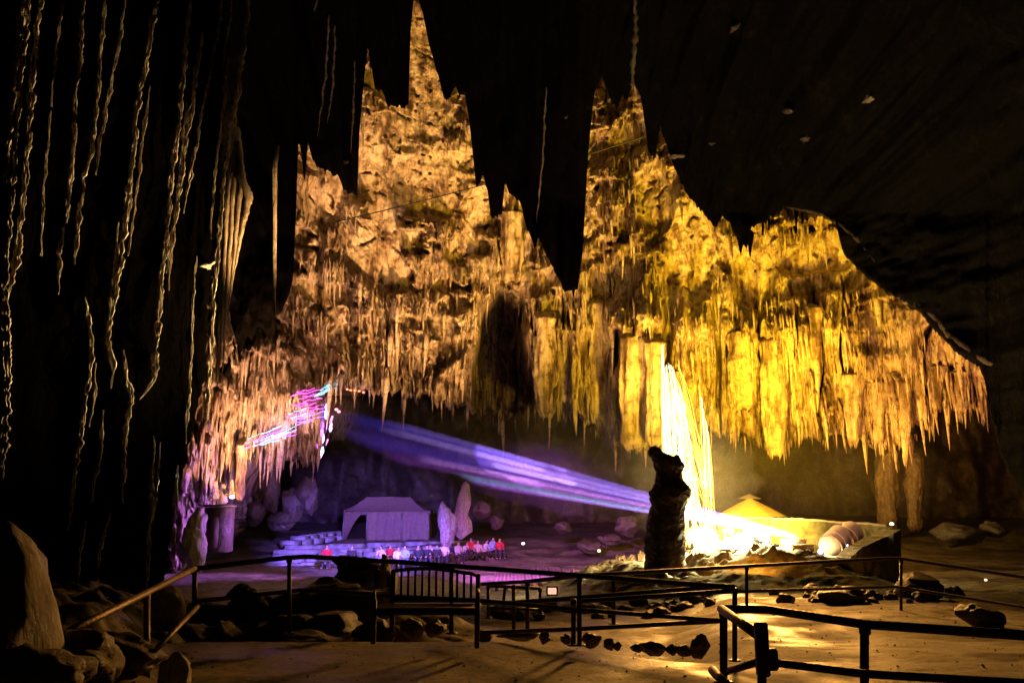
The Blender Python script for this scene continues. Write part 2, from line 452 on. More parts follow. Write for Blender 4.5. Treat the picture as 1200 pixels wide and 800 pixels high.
# ------------------------------------------------------------------ near left cliff with flowstone ridges painted pale as rim light
ys = np.linspace(-300, 1000, 420)
EDGE = ctrl([(-300, 262), (0, 262), (130, 262), (200, 258), (300, 248), (440, 240), (520, 222), (600, 205), (700, 190), (760, 170), (1000, 120)])
xr = np.interp(ys, *EDGE) + 4 * gn(ys / 14, ys * 0, 401) + 2 * gn(ys / 5, ys * 0, 402)
def cliff_y(px, py):
    D = np.interp(px, [-400, 0, 150, 280], [14, 21, 25, 30.])
    X, _, Z = P(px, py, D)
    return D - .8 * ridged(X / 1.2, Z / 9, 3, 411) - .8 * fbm(X / 3, Z / 5, 3, 412)
nxr = 260
sx = np.linspace(0, 1, nxr)
PXc = -400 + (xr[:, None] + 400) * sx[None, :]
PYc = np.repeat(ys[:, None], nxr, 1)
Yc = cliff_y(PXc, PYc)
qq = np.clip((xr[:, None] - PXc) / 8, 0, 1)
Yc = Yc + .5 * (1 - np.sqrt(np.clip(1 - (1 - qq) ** 2, 0, 1)))
X, Yw, Z = P(PXc, PYc, Yc)
A = np.stack([X, Yw, Z], -1)
ext = []
for k in range(1, 6):
    v = A[:, -1].copy(); v[:, 1] += 9 * k / 5; v[:, 0] -= 5.5 * (k / 5); ext.append(v[:, None])
A = np.concatenate([A] + ext, 1)
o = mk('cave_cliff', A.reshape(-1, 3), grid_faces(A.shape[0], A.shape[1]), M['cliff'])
tag(o, 'near unlit cliff of the cave on the left, its shade painted black', kind='structure')

STREAKS = [
 [(36, -20), (22, 120), (14, 230), (6, 330), (2, 400)], [(28, -20), (16, 100), (6, 220)], [(49, -20), (38, 100), (30, 200), (22, 280), (10, 350)],
 [(76, -20), (65, 70), (60, 125)], [(98, -20), (95, 60), (88, 110), (85, 190), (78, 250), (70, 300), (68, 345)],
 [(123, -20), (120, 50), (115, 100), (108, 180), (98, 205), (92, 270), (88, 310)], [(149, -20), (142, 40), (130, 100), (120, 150), (113, 205)],
 [(188, -20), (170, 80), (160, 130), (155, 190), (146, 260), (135, 350), (126, 395), (133, 430), (130, 455)],
 [(225, -20), (215, 90), (208, 160), (200, 220), (192, 300), (185, 390), (180, 445), (163, 468)],
 [(237, 38), (230, 90), (220, 150), (211, 220), (200, 290), (196, 320)], [(264, -20), (250, 70), (237, 130), (224, 200), (215, 250)], [(272, 0), (266, 50), (259, 80)],
 [(294, -20), (282, 80), (272, 150), (262, 200), (258, 250), (250, 350), (245, 440), (240, 500)],
 [(100, 348), (106, 390), (108, 420), (100, 470), (90, 540), (83, 590), (80, 620)], [(112, 425), (110, 470), (105, 500)],
 [(123, 480), (117, 530), (110, 560), (107, 590)], [(145, 410), (148, 440), (155, 465), (148, 500), (143, 590)],
 [(180, 510), (178, 560), (175, 620), (172, 700)], [(188, 518), (184, 570), (180, 610)], [(208, 545), (205, 600), (202, 670)],
 [(130, 600), (118, 640), (112, 690), (107, 762)], [(101, 610), (94, 650), (88, 720)], [(163, 120), (155, 190), (150, 260)], [(288, 20), (280, 90), (276, 140)], [(2, 330), (8, 400), (6, 470), (1, 560)], [(176, 100), (166, 170), (158, 240), (150, 300)], [(219, 120), (212, 190), (206, 250), (196, 340)], [(268, 60), (262, 130), (252, 200), (246, 280)], [(230, 300), (226, 380), (222, 450), (218, 520)], [(60, 130), (52, 220), (47, 300)], [(282, 100), (270, 180), (263, 260)], [(140, 260), (132, 320), (129, 380)]]
for i, st in enumerate(STREAKS):
    ax = np.array(st, float)
    L_ = np.concatenate([[0], np.cumsum(np.hypot(*np.diff(ax, axis=0).T))])
    n = int(max(20, L_[-1] / 2))
    tt = np.linspace(0, L_[-1], n)
    px = np.interp(tt, L_, ax[:, 0]) + 1.8 * gn(tt / 34, tt * 0 + i * 7.3, 431) + .6 * gn(tt / 9, tt * 0 + i * 3.1, 432)
    py = np.interp(tt, L_, ax[:, 1])
    yb_ = cliff_y(px, py)
    Y = float(np.min(yb_)) * .3 + yb_ * .7 - .1 + .16 * gn(tt / 30, tt * 0 + i * 9.1, 435)
    pts = np.stack(P(px, py, Y), -1)
    w0 = ([5.2, 5, 5.5, 2.5, 4.5, 3.5, 3.2, 5.5, 4.5, 4.5, 3, 2.4, 4, 4.8, 3, 2.6, 4.5, 4.5, 3, 4, 4, 3, 2.6, 3, 9] + [2.4] * 9)[i]
    rad = 1.35 * w0 / 2 * Y / F * (.5 + .95 * np.abs(gn(tt / 17, tt * 0 + i * 5.7, 433)) + .45 * gn(tt / 5, tt * 0 + i, 434)) * np.clip(np.minimum(tt + 6, L_[-1] - tt + 6) / 40, .2, 1)
    rad = np.maximum(rad, .012)
    mb = MB()
    for b_ in range(3):
        ox = (b_ - 1) * rad * .8 + .03 * gn(tt / 22, tt * 0 + i * 3 + b_ * 11, 436)
        oy = .07 * gn(tt / 20, tt * 0 + i * 5 + b_ * 7, 437)
        rb_ = rad * (.3 + .6 * np.abs(gn(tt / 18, tt * 0 + i + b_ * 13, 439)) + .12 * gn(tt / 4, tt * 0 + b_ * 3 + i, 442))
        q_ = pts + np.stack([ox, oy, 0 * ox], -1)
        mb.tube([Vector(p) for p in q_], list(np.maximum(rb_, .008)), 6)
    o = mb.build('rim_lit_ridge', M['flow'], loc=tuple(pts[-1]))  # paler stone than the cliff: rim light put into the colour
    side = ['far left edge', 'left part', 'middle', 'right part'][min(3, int(ax[0, 0] // 75))]
    tag(o, 'thin rim-lit flowstone ridge, pale with painted rim light, running down the %s of the unlit cliff' % side, 'rim-lit flowstone ridge', 'flowstone ridges with painted rim light on the unlit cliff')

# the lit drapery that hangs at the edge of the cliff
mb_root = empty('drapery', tuple(V(268, 430, 33)), 'tall pale drapery with a rounded top hanging at the right edge of the unlit cliff', 'drapery')
for i in range(13):
    x0 = 264 + i * 2.7
    t = np.linspace(0, 1, 60)
    pyt = 150 + abs(i - 5) * 6 + (18 if i > 8 else 0)
    pyb = [450, 440, 430, 420, 436, 400, 380, 360, 372, 350, 340, 330, 300][i]
    px = 276 + (i - 4) * 2.9 * np.clip(t * 4, 0, 1) ** .6 - 18 * t - (i - 6) * t * 1.2 + 1.5 * gn(t * 7, t * 0 + i, 440)
    py = pyt + (pyb - pyt) * t
    Y = 33 + .2 * math.sin(i * 2.1)
    pts = np.stack(P(px, py, Y + 0 * px), -1)
    rad = (.12 + .07 * np.abs(gn(t * 18, t * 0 + i * 2, 441))) * np.clip(1.15 - t, .15, 1) * (1 + .4 * np.exp(-(t / .12) ** 2))
    MB().tube([Vector(p) for p in pts], list(rad), 7).build('drapery_fold', M['flow'], mb_root)

# ------------------------------------------------------------------ lone stalactites (traced ones)
def stalactite(px, y0, y1, w0, w1, Y, label, mat='wall', group=None, name='stalactite', bend=0, flute=9, cat='stalactite', seed=None):
    seed = int(px) if seed is None else seed
    n, m = 90, 48
    t = np.linspace(0, 1, n)[:, None]; a = np.linspace(0, 2 * math.pi, m, endpoint=False)[None, :]
    Yc = Y if Y else float(np.min(wall_y(np.full(5, px), np.linspace(y0, y1, 5)))) + .3
    w = (w0 + (w1 - w0) * t ** 1.1) / 2 * Yc / F
    w = w * np.clip((1.02 - t) * 14, .05, 1) ** .6 * np.clip(t * 9 + .25, 0, 1) ** .6 * (1 + .3 * gn(t * 2.3, t * 0 + seed * 1.7, 504)) * (1 + .12 * gn(t * 6, t * 0 + seed, 501))
    r = w * (1 + .22 * (ridged(a * flute / 6.28, t * 2 + seed, 2, 502) - .5) + .07 * gn(a * 9, t * 16, 503))
    # join the seam
    r[:, -1] = (r[:, 0] + r[:, -2]) / 2
    cx, cy, cz = P(px + bend * t[:, 0] + 0 * t[:, 0], y0 + (y1 - y0) * t[:, 0], Yc)
    Xv = cx[:, None] + r * np.cos(a); Yv = Yc + r * np.sin(a) * .8
    Zv = cz[:, None] + 0 * a - .0
    Zv = Zv + np.where(t > .9, -.35 * spiky(a / 6.28 * 14, seed) * (t - .9) * 10 * w0 / 25, 0)
    if name == 'stalactite' and not mat == 'dark':
        Yv = Yv + np.clip(.16 - t, 0, 1) * 14 * w0 / 25
    v = np.stack([Xv, Yv, Zv], -1)
    base = v[0].mean(0)
    f = grid_faces(n, m, True)
    o = mk(name, v.reshape(-1, 3), f, M[mat], loc=tuple(base))
    return tag(o, label, cat, group)

big = [
 (703, 332, 492, 25, 31, 'tall fluted stalactite column left of the fountain, golden and straight sided'),
 (742, 372, 526, 30, 34, 'broad fluted stone curtain ending above the dark pillar'),
 (768, 380, 520, 26, 26, 'fluted stone curtain just left of the top of the bright fountain'),
 (640, 352, 488, 28, 24, 'brown fluted stalactite at the right rim of the dark niche'),
 (664, 372, 470, 20, 16, 'narrow golden stalactite under the tip of the black ceiling point'),
 (600, 236, 330, 30, 20, 'fluted stalactite hanging between two black ceiling points'),
 (871, 374, 478, 34, 30, 'smooth rounded stone curtain right of the fountain'),
 (908, 376, 532, 42, 18, 'longest tapering yellow stalactite right of the fountain'),
 (956, 350, 420, 16, 10, 'small dark banded stalactite on the upper right of the golden wall'),
 (1000, 425, 520, 26, 12, 'orange stalactite low on the right side of the wall'),
 (1030, 436, 518, 24, 12, 'wide orange curtain left of the longest right hand spike'),
 (1061, 430, 545, 18, 4, 'long sharp orange spike reaching lowest at the right'),
 (1072, 352, 424, 11, 7, 'thin red brown stalactite under the curved black ceiling edge'),
 (1099, 420, 480, 16, 8, 'short orange stalactite near the right end of the wall'),
 (1128, 428, 482, 20, 12, 'dull brown curtain at the right end of the wall'),
 (795, 430, 470, 26, 20, 'short yellow stone tongue behind the top of the fountain'),
 (322, 165, 372, 6, 3, 'very thin isolated stalactite right of the pale drapery'),
 (281, 510, 585, 9, 10, 'slender stone post on the left under the pink light lines'),
]
for b in big:
    if b[0] == 322: stalactite(*b[:5], 37.5, b[5], 'flow')
    else: stalactite(*b[:5], None if b[0] != 281 else 47, b[5], 'wall')

def drips(n, xr_, yfn, lr, rr, seed, pxr=None):
    """roots, lengths and radii of drips in the picture regions that have them"""
    r = np.random.default_rng(seed)
    px = r.uniform(xr_[0], xr_[1], n * 4)
    lo = np.interp(px, *LOW); hi = np.interp(px, *TOP)
    py = hi + (lo - hi) * r.random(n * 4) ** yfn
    Xs, _, Zs = P(px, py, np.interp(px, *DEP) - np.clip((330 - py) / 330, -1, 1.4) * 2.0)
    sm = smooth_mask(px, py, Xs, Zs)
    nz = fbm(px / 22, py / 9, 2, seed + 5)
    k = (sm < .35) & (nz > .06) & (py > hi + 12)
    px, py = px[k][:n], py[k][:n]
    L_ = lr[0] + (lr[1] - lr[0]) * r.random(len(px)) ** 2.2
    R_ = L_ * (rr[0] + (rr[1] - rr[0]) * r.random(len(px)))
    ypx = L_ * F / 60
    Y = np.minimum(wall_y(px, py), wall_y(px, py + ypx * .6)) - R_ * .2
    x, y, z = P(px, py, Y)
    return np.stack([x, y, z], -1), L_, R_
def cones(pos, L_, R_, seed, m=7, n=7):
    r = np.random.default_rng(seed)
    N_ = len(L_)
    t = np.linspace(0, 1, n)[None, :, None]; a = np.linspace(0, 2 * math.pi, m, endpoint=False)[None, None, :]
    wob = 1 + .25 * (r.random((N_, n, m)) - .5)
    rad = R_[:, None, None] * (1 - t) ** .8 * np.clip(t * 5 + .12, 0, 1) ** .6 * wob + .006
    dr = (r.random((N_, 1, 1)) - .5) * .12 * L_[:, None, None] * t ** 2
    X = pos[:, 0, None, None] + rad * np.cos(a) + dr
    Y = pos[:, 1, None, None] + rad * np.sin(a) + np.clip(.3 - t, 0, 1) * 2.2 * R_[:, None, None] * 3
    Z = pos[:, 2, None, None] + .15 * L_[:, None, None] - L_[:, None, None] * 1.15 * t + 0 * a
    v = np.stack([X + 0 * Z, Y + 0 * Z, Z + 0 * X], -1).reshape(-1, 3)
    gf = grid_faces(n, m, True)
    f = (gf[None] + (np.arange(N_) * n * m)[:, None, None]).reshape(-1, 4)
    return v, f
pos, L_, R_ = drips(3200, (230, 1155), 1.0, (.3, 1.9), (.035, .09), 601)
v, f = cones(pos, L_, R_, 602)
o = mk('small_stalactites', v, f, M['wall'])
tag(o, 'countless small stalactites fringing the golden wall', 'stalactites', kind='stuff')
pos, L_, R_ = drips(90, (250, 1150), .8, (1.8, 3.8), (.04, .075), 621)
for i in range(len(L_)):
    v, f = cones(pos[i:i + 1], L_[i:i + 1], R_[i:i + 1], 630 + i, 10, 16)
    o = mk('stalactite', v, f, M['wall'], loc=tuple(pos[i]))
    px_ = 600 + pos[i][0] / pos[i][1] * F
    z_ = 'pink tinged left end' if px_ < 380 else 'amber left half' if px_ < 600 else 'yellow middle' if px_ < 850 else 'yellow right part'
    tag(o, 'slim pointed stalactite among many on the %s of the wall' % z_, 'stalactite', 'slim stalactites on the golden wall')

# dark stalactites on the ceiling edge near the right opening
for px, y0, y1, w in ((868, 262, 296, 16), (879, 270, 300, 10), (894, 255, 276, 4), (901, 252, 270, 3), (933, 244, 266, 6), (940, 246, 262, 4), (766, 90, 186, 15), (672, 300, 346, 12)):
    stalactite(px, y0, y1, w, 2, 41 if px > 800 else 40.5, {868: 'thick black stalactite left of the lit arch', 879: 'black stalactite beside the thicker one left of the arch', 894: 'tiny black stalactite first left of the arch opening', 901: 'tiny black stalactite second left of the arch opening', 933: 'black stalactite inside the lit arch', 940: 'smaller black stalactite inside the lit arch on the right', 766: 'long dark blade of stone hanging over the yellow wall', 672: 'blunt black point at the lowest tip of the ceiling'}[px], 'dark' if px != 766 else 'pillar')

# rock knobs on the dark ceiling, their glint put into a paler colour
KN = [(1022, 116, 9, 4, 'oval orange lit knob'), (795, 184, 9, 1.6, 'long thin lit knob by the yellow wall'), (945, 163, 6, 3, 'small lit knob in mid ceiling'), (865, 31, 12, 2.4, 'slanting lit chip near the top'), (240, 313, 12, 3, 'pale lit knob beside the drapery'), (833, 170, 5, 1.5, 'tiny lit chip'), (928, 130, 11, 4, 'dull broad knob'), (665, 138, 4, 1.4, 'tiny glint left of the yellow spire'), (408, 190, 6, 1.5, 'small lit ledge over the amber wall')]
for i, (px, py, a, b, lab) in enumerate(KN):
    Y = float(ceil_y(px, py)) if px > 300 else float(cliff_y(px, py))
    c = V(px, py, Y + .06)
    bm = bmesh.new(); bmesh.ops.create_icosphere(bm, subdivisions=3, radius=1)
    for v in bm.verts:
        n_ = v.co.copy(); k = 1 + .8 * float(gn(n_.x * 2.3 + i, n_.z * 2 + n_.y, 700))
        v.co = Vector((n_.x * a * Y / F * k, n_.y * .25 * k, n_.z * .8 * b * Y / F * k))
    if px in (865, 240): bmesh.ops.rotate(bm, verts=bm.verts, cent=(0, 0, 0), matrix=Matrix.Rotation(-.5, 3, 'Y'))
    me = bpy.data.meshes.new('glint_knob'); bm.to_mesh(me); bm.free(); me.materials.append(M['flow'] if px in (1022, 240, 795) else M['boulder'])
    for p in me.polygons: p.use_smooth = True
    o = bpy.data.objects.new('glint_knob', me); COL.objects.link(o); o.location = c
    tag(o, lab + ' on the dark rock', 'painted glint knob', 'knobs painted pale as glints on the dark rock')

# thin dark streaks of dripstone hanging in the upper left gap
for k, (pl, wv, lab) in enumerate([([(386, 18), (381, 90), (372, 160)], 5, 'long thin dim dripstone strand left of the amber spire'), ([(393, 30), (390, 100), (384, 145)], 5, 'dim dripstone strand right of its longer neighbour'), ([(416, 72), (414, 130), (411, 180)], 4, 'dim dripstone strand close to the amber spire'), ([(640, 102), (637, 170), (629, 262)], 4, 'single dim strand on the black point between the spires'), ([(744, -10), (745, 30), (741, 90), (742, 110)], 12, 'knotted dark strand above the yellow spire'), ([(372, 0), (368, 14)], 4, 'tiny strand end near the top edge')]):
    ax = np.array(pl, float); t = np.linspace(0, 1, 40); s0 = np.linspace(0, 1, len(ax))
    px = np.interp(t, s0, ax[:, 0]) + 1.5 * gn(t * 9, t * 0 + k * 4, 711); py = np.interp(t, s0, ax[:, 1])
    Y = ceil_y(px, py); Y = Y * .5 + Y.min() * .5 - .15
    pts = np.stack(P(px, py, Y), -1)
    rad = wv / 2 * Y / F * (.25 + .9 * np.abs(gn(t * 13, t * 0 + k, 712)) + .3 * gn(t * 37, t * 0, 713)) * np.sin(np.pi * np.clip(t + .04, 0, 1)) ** .4 + .01
    o = MB().tube([Vector(p) for p in pts], list(rad), 7).build('dripstone_strand', M['flow'], loc=tuple(pts[0]))
    tag(o, lab, 'dripstone strand')

# lighter tubes that stand for the rim glint along the right arch
ARCH = [(918, 242), (940, 245), (962, 250), (985, 262), (1005, 280), (1022, 300), (1030, 312)]
ARCH2 = [(1068, 352), (1085, 362), (1100, 375), (1112, 392), (1125, 402), (1142, 415), (1160, 425), (1176, 430)]
for nm, pl, wv, lab in (('a', ARCH, 9, 'rounded rock rim painted lighter as a glint over the lit arch'), ('b', ARCH2, 12, 'rough rock rim painted lighter as a glint at the lower right ceiling edge')):
    ax = np.array(pl, float); t = np.linspace(0, 1, 70); s0 = np.linspace(0, 1, len(ax))
    px = np.interp(t, s0, ax[:, 0]); py = np.interp(t, s0, ax[:, 1]) + 1.5 * gn(t * 12, t * 0, 721)
    Y = ceil_y(px, py) + .12 + .12 * gn(t * 11, t * 0, 723)
    pts = np.stack(P(px, py, Y), -1)
    rad = wv / 2 * Y / F * (.75 + .4 * gn(t * 9, t * 0 + wv, 722) + .12 * gn(t * 41, t * 0, 724)) * np.sin(np.pi * np.clip(t, .03, .97)) ** .5
    o = MB().tube([Vector(p) for p in pts], list(rad), 10).build('rim_glint', M['pillar'], loc=tuple(pts[0]))
    tag(o, lab, 'painted rim glint')

# cable across the hall
cp = []
for i in range(40):
    t = i / 39
    px = 378 + (800 - 378) * t; py = 264 + (146 - 264) * t + 9 * math.sin(math.pi * t) * .6
    cp.append(V(px, py, 50 - 4 * t + 0))
o = MB().tube(cp, .035, 5).build('overhead_cable', M['black'], loc=tuple(cp[0]))
tag(o, 'thin black cable slung across the front of the golden wall', 'cable')

# ------------------------------------------------------------------ ground
def ground_z(x, y):
    x = np.asarray(x, float); y = np.asarray(y, float)
    r = x / np.maximum(y, 1)
    # near platform is level, then it drops to the hall
    edge = 11.9 - 1.9 * sstep(-.05, .25, r) + 40 * sstep(.22, .26, r) * 0
    right = sstep(.16, .26, r)
    z = -.55 * sstep(0, 2.2, y - edge) * (1 - right) - .12 * sstep(10, 14, y) * right
    z = z - (.75 * sstep(19, 34, y)) * (1 - right) - .5 * sstep(17, 30, y) * right
    z = z + sstep(53, 68, y) * 1.3 + sstep(68, 90, y) * 1.2
    # rocky mound that carries the pillar and the fountain
    m = np.exp(-(((x - 6.6) / 4.6) ** 4 + ((y - 33.5) / 7.5) ** 4))
    z = z + 1.2 * m + .5 * m * fbm(x / 1.1, y / 1.1, 4, 801) + m * .3 * ridged(x / .6, y / .6, 3, 802) - .15 * m
    # heap of rock left behind the railing
    m2 = np.exp(-(((x + 4.0) / 3.3) ** 4 + ((y - 15.6) / 2.0) ** 4))
    z = z + m2 * (.6 + .5 * fbm(x / .8, y / .8, 4, 803))
    m3 = sstep(0, 1, (-r - .36) * 9) * sstep(8, 9.5, y)
    z = z + m3 * (.5 + .6 * fbm(x / 1.2, y / 1.2, 4, 805))
    far = sstep(13, 20, y)
    z = z + .12 * far * fbm(x / 3, y / 3, 4, 807) + .012 * fbm(x / .6, y / .6, 3, 809)
    z = z + .08 * far * fbm(x / .8, y / .8, 3, 811)
    return z
yy = np.concatenate([np.linspace(1.5, 20, 330), np.linspace(20.08, 45, 260), np.linspace(45.3, 130, 160)])
rr_ = np.linspace(-1.0, 1.0, 520)
Yg, Rg = np.meshgrid(yy, rr_, indexing='ij')
Xg = Rg * (Yg + 3)
Zg = ground_z(Xg, Yg)
o = mk('ground', np.stack([Xg, Yg, Zg], -1).reshape(-1, 3), grid_faces(len(yy), len(rr_)), M['concrete'])
tag(o, 'sandy concrete and rock floor of the cave', kind='structure')

def gz(x, y): return float(ground_z(x, y))

# tiled floor of the stage area
nx_, ny_ = 150, 60
U, W_ = np.meshgrid(np.linspace(0, 1, nx_), np.linspace(0, 1, ny_))
c0, c1 = V(600, 650, 50), V(765, 650, 50)
Xt = (c0.x + (c1.x - c0.x) * U) * (1 + (W_ - .5) * .0); Yt = 36 + 15 * W_
Xt = (-.02 + (.178) * U) * Yt
Zt = ground_z(Xt, Yt) + .03
rb = plain('ribbed paving', (.33, .24, .22), .6, 0, .3, 1.2, .1)
nt = rb.node_tree; wv_ = nt.nodes.new('ShaderNodeTexWave'); wv_.inputs['Scale'].default_value = .9; wv_.inputs['Distortion'].default_value = .4
tcn = [n for n in nt.nodes if n.type == 'TEX_COORD'][0]; nt.links.new(tcn.outputs['Object'], wv_.inputs['Vector'])
bpn = [n for n in nt.nodes if n.type == 'BUMP'][0]; nt.links.new(wv_.outputs['Fac'], bpn.inputs['Height']); bpn.inputs['Distance'].default_value = .25; bpn.inputs['Strength'].default_value = .8
o = mk('paving', np.stack([Xt, Yt, Zt], -1).reshape(-1, 3), grid_faces(ny_, nx_), rb)
tag(o, 'ribbed paving of the open floor between seats and pillar', kind='structure')

# ------------------------------------------------------------------ rocks
def rock_mesh(seed, sub=4, rough=.35, flat=1.0):
    bm = bmesh.new(); bmesh.ops.create_icosphere(bm, subdivisions=sub, radius=1)
    co = np.array([v.co[:] for v in bm.verts])
    s3 = seed * 3.7
    d = 1 + rough * (fbm(co[:, 0] * 1.1 + s3, co[:, 1] * 1.1 + co[:, 2] * .8, 3, seed) + fbm(co[:, 2] * 1.2 + s3, co[:, 0] * .7 - co[:, 1], 3, seed + 9))
    d = d + .07 * fbm(co[:, 0] * 5 + s3, co[:, 2] * 5 + co[:, 1] * 3, 3, seed + 2)
    # chisel a few facets
    r = np.random.default_rng(seed)
    co = co * d[:, None]
    for _ in range(5):
        n = r.normal(size=3); n /= np.linalg.norm(n); h = .72 + .2 * r.random()
        dd = co @ n - h
        co = co - np.clip(dd, 0, None)[:, None] * n * .85
    for v, c in zip(bm.verts, co): v.co = c
    me = bpy.data.meshes.new('rock'); bm.to_mesh(me); bm.free()
    for p in me.polygons: p.use_smooth = True
    return me
RK = [rock_mesh(900 + i) for i in range(7)]
def put_rock(loc, size, label, mat='boulder', name='boulder', group=None, k=None, rz=None, cat='boulder'):
    i = random.randrange(7) if k is None else k
    key = (i, mat)
    if key not in RKM:
        me = RK[i].copy(); me.materials.append(M[mat]); RKM[key] = me
    o = bpy.data.objects.new(name, RKM[key]); COL.objects.link(o)
    o.location = loc; o.scale = size; o.rotation_euler = (random.uniform(-.2, .2), random.uniform(-.2, .2), random.uniform(0, 6) if rz is None else rz)
    return tag(o, label, cat, group)
RKM = {}
# edging stones (picture px, width px, height px)
EDG = [(318, 722, 26, 10), (482, 742, 24, 16), (510, 741, 22, 12), (430, 744, 26, 12), (568, 748, 16, 10), (610, 746, 40, 8), (638, 750, 11, 9), (664, 752, 12, 8), (693, 754, 20, 11), (714, 757, 12, 9), (723, 759, 10, 6), (746, 761, 14, 6), (764, 763, 26, 10), (787, 764, 14, 8), (801, 765, 16, 9), (820, 763, 19, 17)]
wds = ['low', 'rounded', 'flat', 'angular', 'squat']
for i, (px, py, w_, h_) in enumerate(EDG):
    g = G(px, py, -.05); k = g.y / F
    put_rock((g.x, g.y, -.05 + h_ * k * .35), (w_ * k * .55, w_ * k * .5, h_ * k * .75),
             '%s dark stone number-free edging the platform %s' % (wds[i % 5], '') if False else
             ['dark stone half hidden under the left railing', 'rounded dark stone under the left end of the bench', 'low dark stone under the middle of the bench', 'dark stone against the bench front leg on the left', 'small stone just right of the bench leg', 'long flat stone in the edging right of the bench', 'small pointed stone left of the double post', 'small stone touching the double post', 'squat stone just right of the double post', 'rounded stone second right of the double post', 'small low stone third right of the double post', 'low stone beginning the right hand run of edging', 'widest stone in the right hand run of edging', 'stone second from the end of the edging', 'stone beside the tall end boulder', 'tallest angular stone ending the edging on the right'][i],
             group='stones edging the platform', name='edging_stone', cat='stone')
# rubble in the lower path
k_ = 0
LBL_R = {}
for i in range(46):
    px = random.uniform(575, 835); py = random.uniform(708, 730) - (px - 575) * .03
    z = -.6; g = G(px, py, z); k = g.y / F; w_ = random.uniform(7, 24)
    zz = gz(g.x, g.y)
    put_rock((g.x, g.y, zz + w_ * k * .15), (w_ * k * .6, w_ * k * .5, w_ * k * .42), 'dark rubble stone in the bed beyond the lower handrail, %s' % ('left half' if px < 700 else 'right half'), group='rubble beyond the lower handrail', name='rubble_stone', cat='stone')
for i in range(34):
    px = random.uniform(905, 1120); py = random.uniform(700, 716)
    g = G(px, py, -.3); k = g.y / F; w_ = random.uniform(6, 24)
    put_rock((g.x, g.y, gz(g.x, g.y) + w_ * k * .12), (w_ * k * .6, w_ * k * .5, w_ * k * .4), 'dark rubble stone below the far railing, %s' % ('left half' if px < 1010 else 'right half'), group='rubble below the far railing', name='rubble_stone', cat='stone')
# grit and small gravel on the paths
rg = np.random.default_rng(77)
ng = 5200
gy = 6.5 + 22 * rg.random(ng) ** 1.5; gx = (rg.random(ng) * 1.25 - .55) * gy
keep = (fbm(gx / 1.3, gy / 1.3, 3, 830) > -.05) | (rg.random(ng) < .25)
gx, gy = gx[keep], gy[keep]; ng = len(gx); gs = .004 + .013 * rg.random(ng) ** 4; gs *= (gy / 9) ** .5
bv = np.array([(1, 0, 0), (-1, 0, 0), (0, 1, 0), (0, -1, 0), (0, 0, .8), (0, 0, -.8)], float)
bf = np.array([(0, 2, 4), (2, 1, 4), (1, 3, 4), (3, 0, 4), (2, 0, 5), (1, 2, 5), (3, 1, 5), (0, 3, 5)])
vv = bv[None] * gs[:, None, None] * (.6 + .8 * rg.random((ng, 6, 1))) + np.stack([gx, gy, ground_z(gx, gy) + gs * .3], -1)[:, None]
ff = bf[None] + (np.arange(ng) * 6)[:, None, None]
o = mk('gravel', vv.reshape(-1, 3), ff.reshape(-1, 3), M['ground'], smooth=False)
tag(o, 'grit and small gravel scattered over the paths', 'gravel', kind='stuff')
# heap left
HEAP = [(250, 705, 34, 26), (285, 684, 26, 22), (300, 700, 44, 34), (262, 735, 40, 36), (345, 700, 50, 36), (385, 690, 60, 40), (330, 728, 60, 40), (395, 722, 60, 40), (418, 676, 52, 40), (430, 700, 50, 50), (440, 730, 44, 34), (220, 740, 50, 40), (365, 742, 60, 24), (300, 752, 50, 24), (215, 772, 34, 40), (180, 752, 60, 46), (412, 660, 40, 18)]
hw = ['leftmost low', 'small upper', 'rounded middle', 'front left', 'broad middle', 'large central', 'front middle', 'front right', 'tall right', 'upright right', 'low right end', 'corner left', 'flat front', 'low front', 'small pale bottom', 'leaning dark', 'topmost capping']
for i, (px, py, w_, h_) in enumerate(HEAP):
    py = py + (12 if px != 412 and px != 418 else 0); Y = 12.6 + (750 - py) * .045
    c = V(px, py, Y); k = Y / F; h_ *= .8
    put_rock(c, (w_ * k * .62, w_ * k * .55, h_ * k * .62), hw[i] + ' boulder of the dark heap behind the left railing', group='dark boulder heap', k=i % 7)
# upright pale edged slabs beside the bench
for i, (px, y0, y1, w_) in enumerate([(452, 652, 700, 10), (461, 666, 706, 7), (441, 668, 702, 6)]):
    Y = 13.2; c = V(px, (y0 + y1) / 2, Y); k = Y / F
    put_rock(c, (w_ * k * .6, .2, (y1 - y0) * k * .56), ['tallest pale upright slab left of the bench back', 'narrow pale slab touching the bench back', 'short pale slab at the end of the heap'][i], mat='pale' if i < 2 else 'boulder', k=i, rz=0, name='rock_slab', cat='rock')
# left corner boulder, base rocks
put_rock(V(5, 735, 7.2), (.38, .55, .95), 'large smooth brown boulder in the bottom left corner', k=2, rz=.3)
put_rock(V(92, 775, 7.8), (.36, .4, .26), 'brown rock under the foot of the sloping handrail', k=4, rz=1)
put_rock(V(40, 795, 7.0), (.3, .4, .25), 'low rock beside the big corner boulder', k=1, rz=2)
put_rock(V(140, 765, 9.0), (.45, .4, .2), 'flat rock behind the sloping handrail', k=3)
put_rock(V(205, 792, 8.6), (.12, .15, .2), 'small pale stone at the left edge of the platform', mat='pale', k=5)
put_rock(V(195, 712, 12.5), (.28, .3, .3), 'lit brown rock at the foot of the cliff behind the handrail', mat='pale', k=0)
# right side
put_rock(V(1150, 722, 14.5), (.36, .4, .2), 'dark boulder beyond the railing on the right', k=6)
put_rock(V(1075, 690, 20), (.6, .5, .35), 'dim rock beyond the corner of the far railing', k=2)
put_rock(V(985, 700, 19), (.6, .5, .2), 'wide low rock under the concrete end block', k=5)
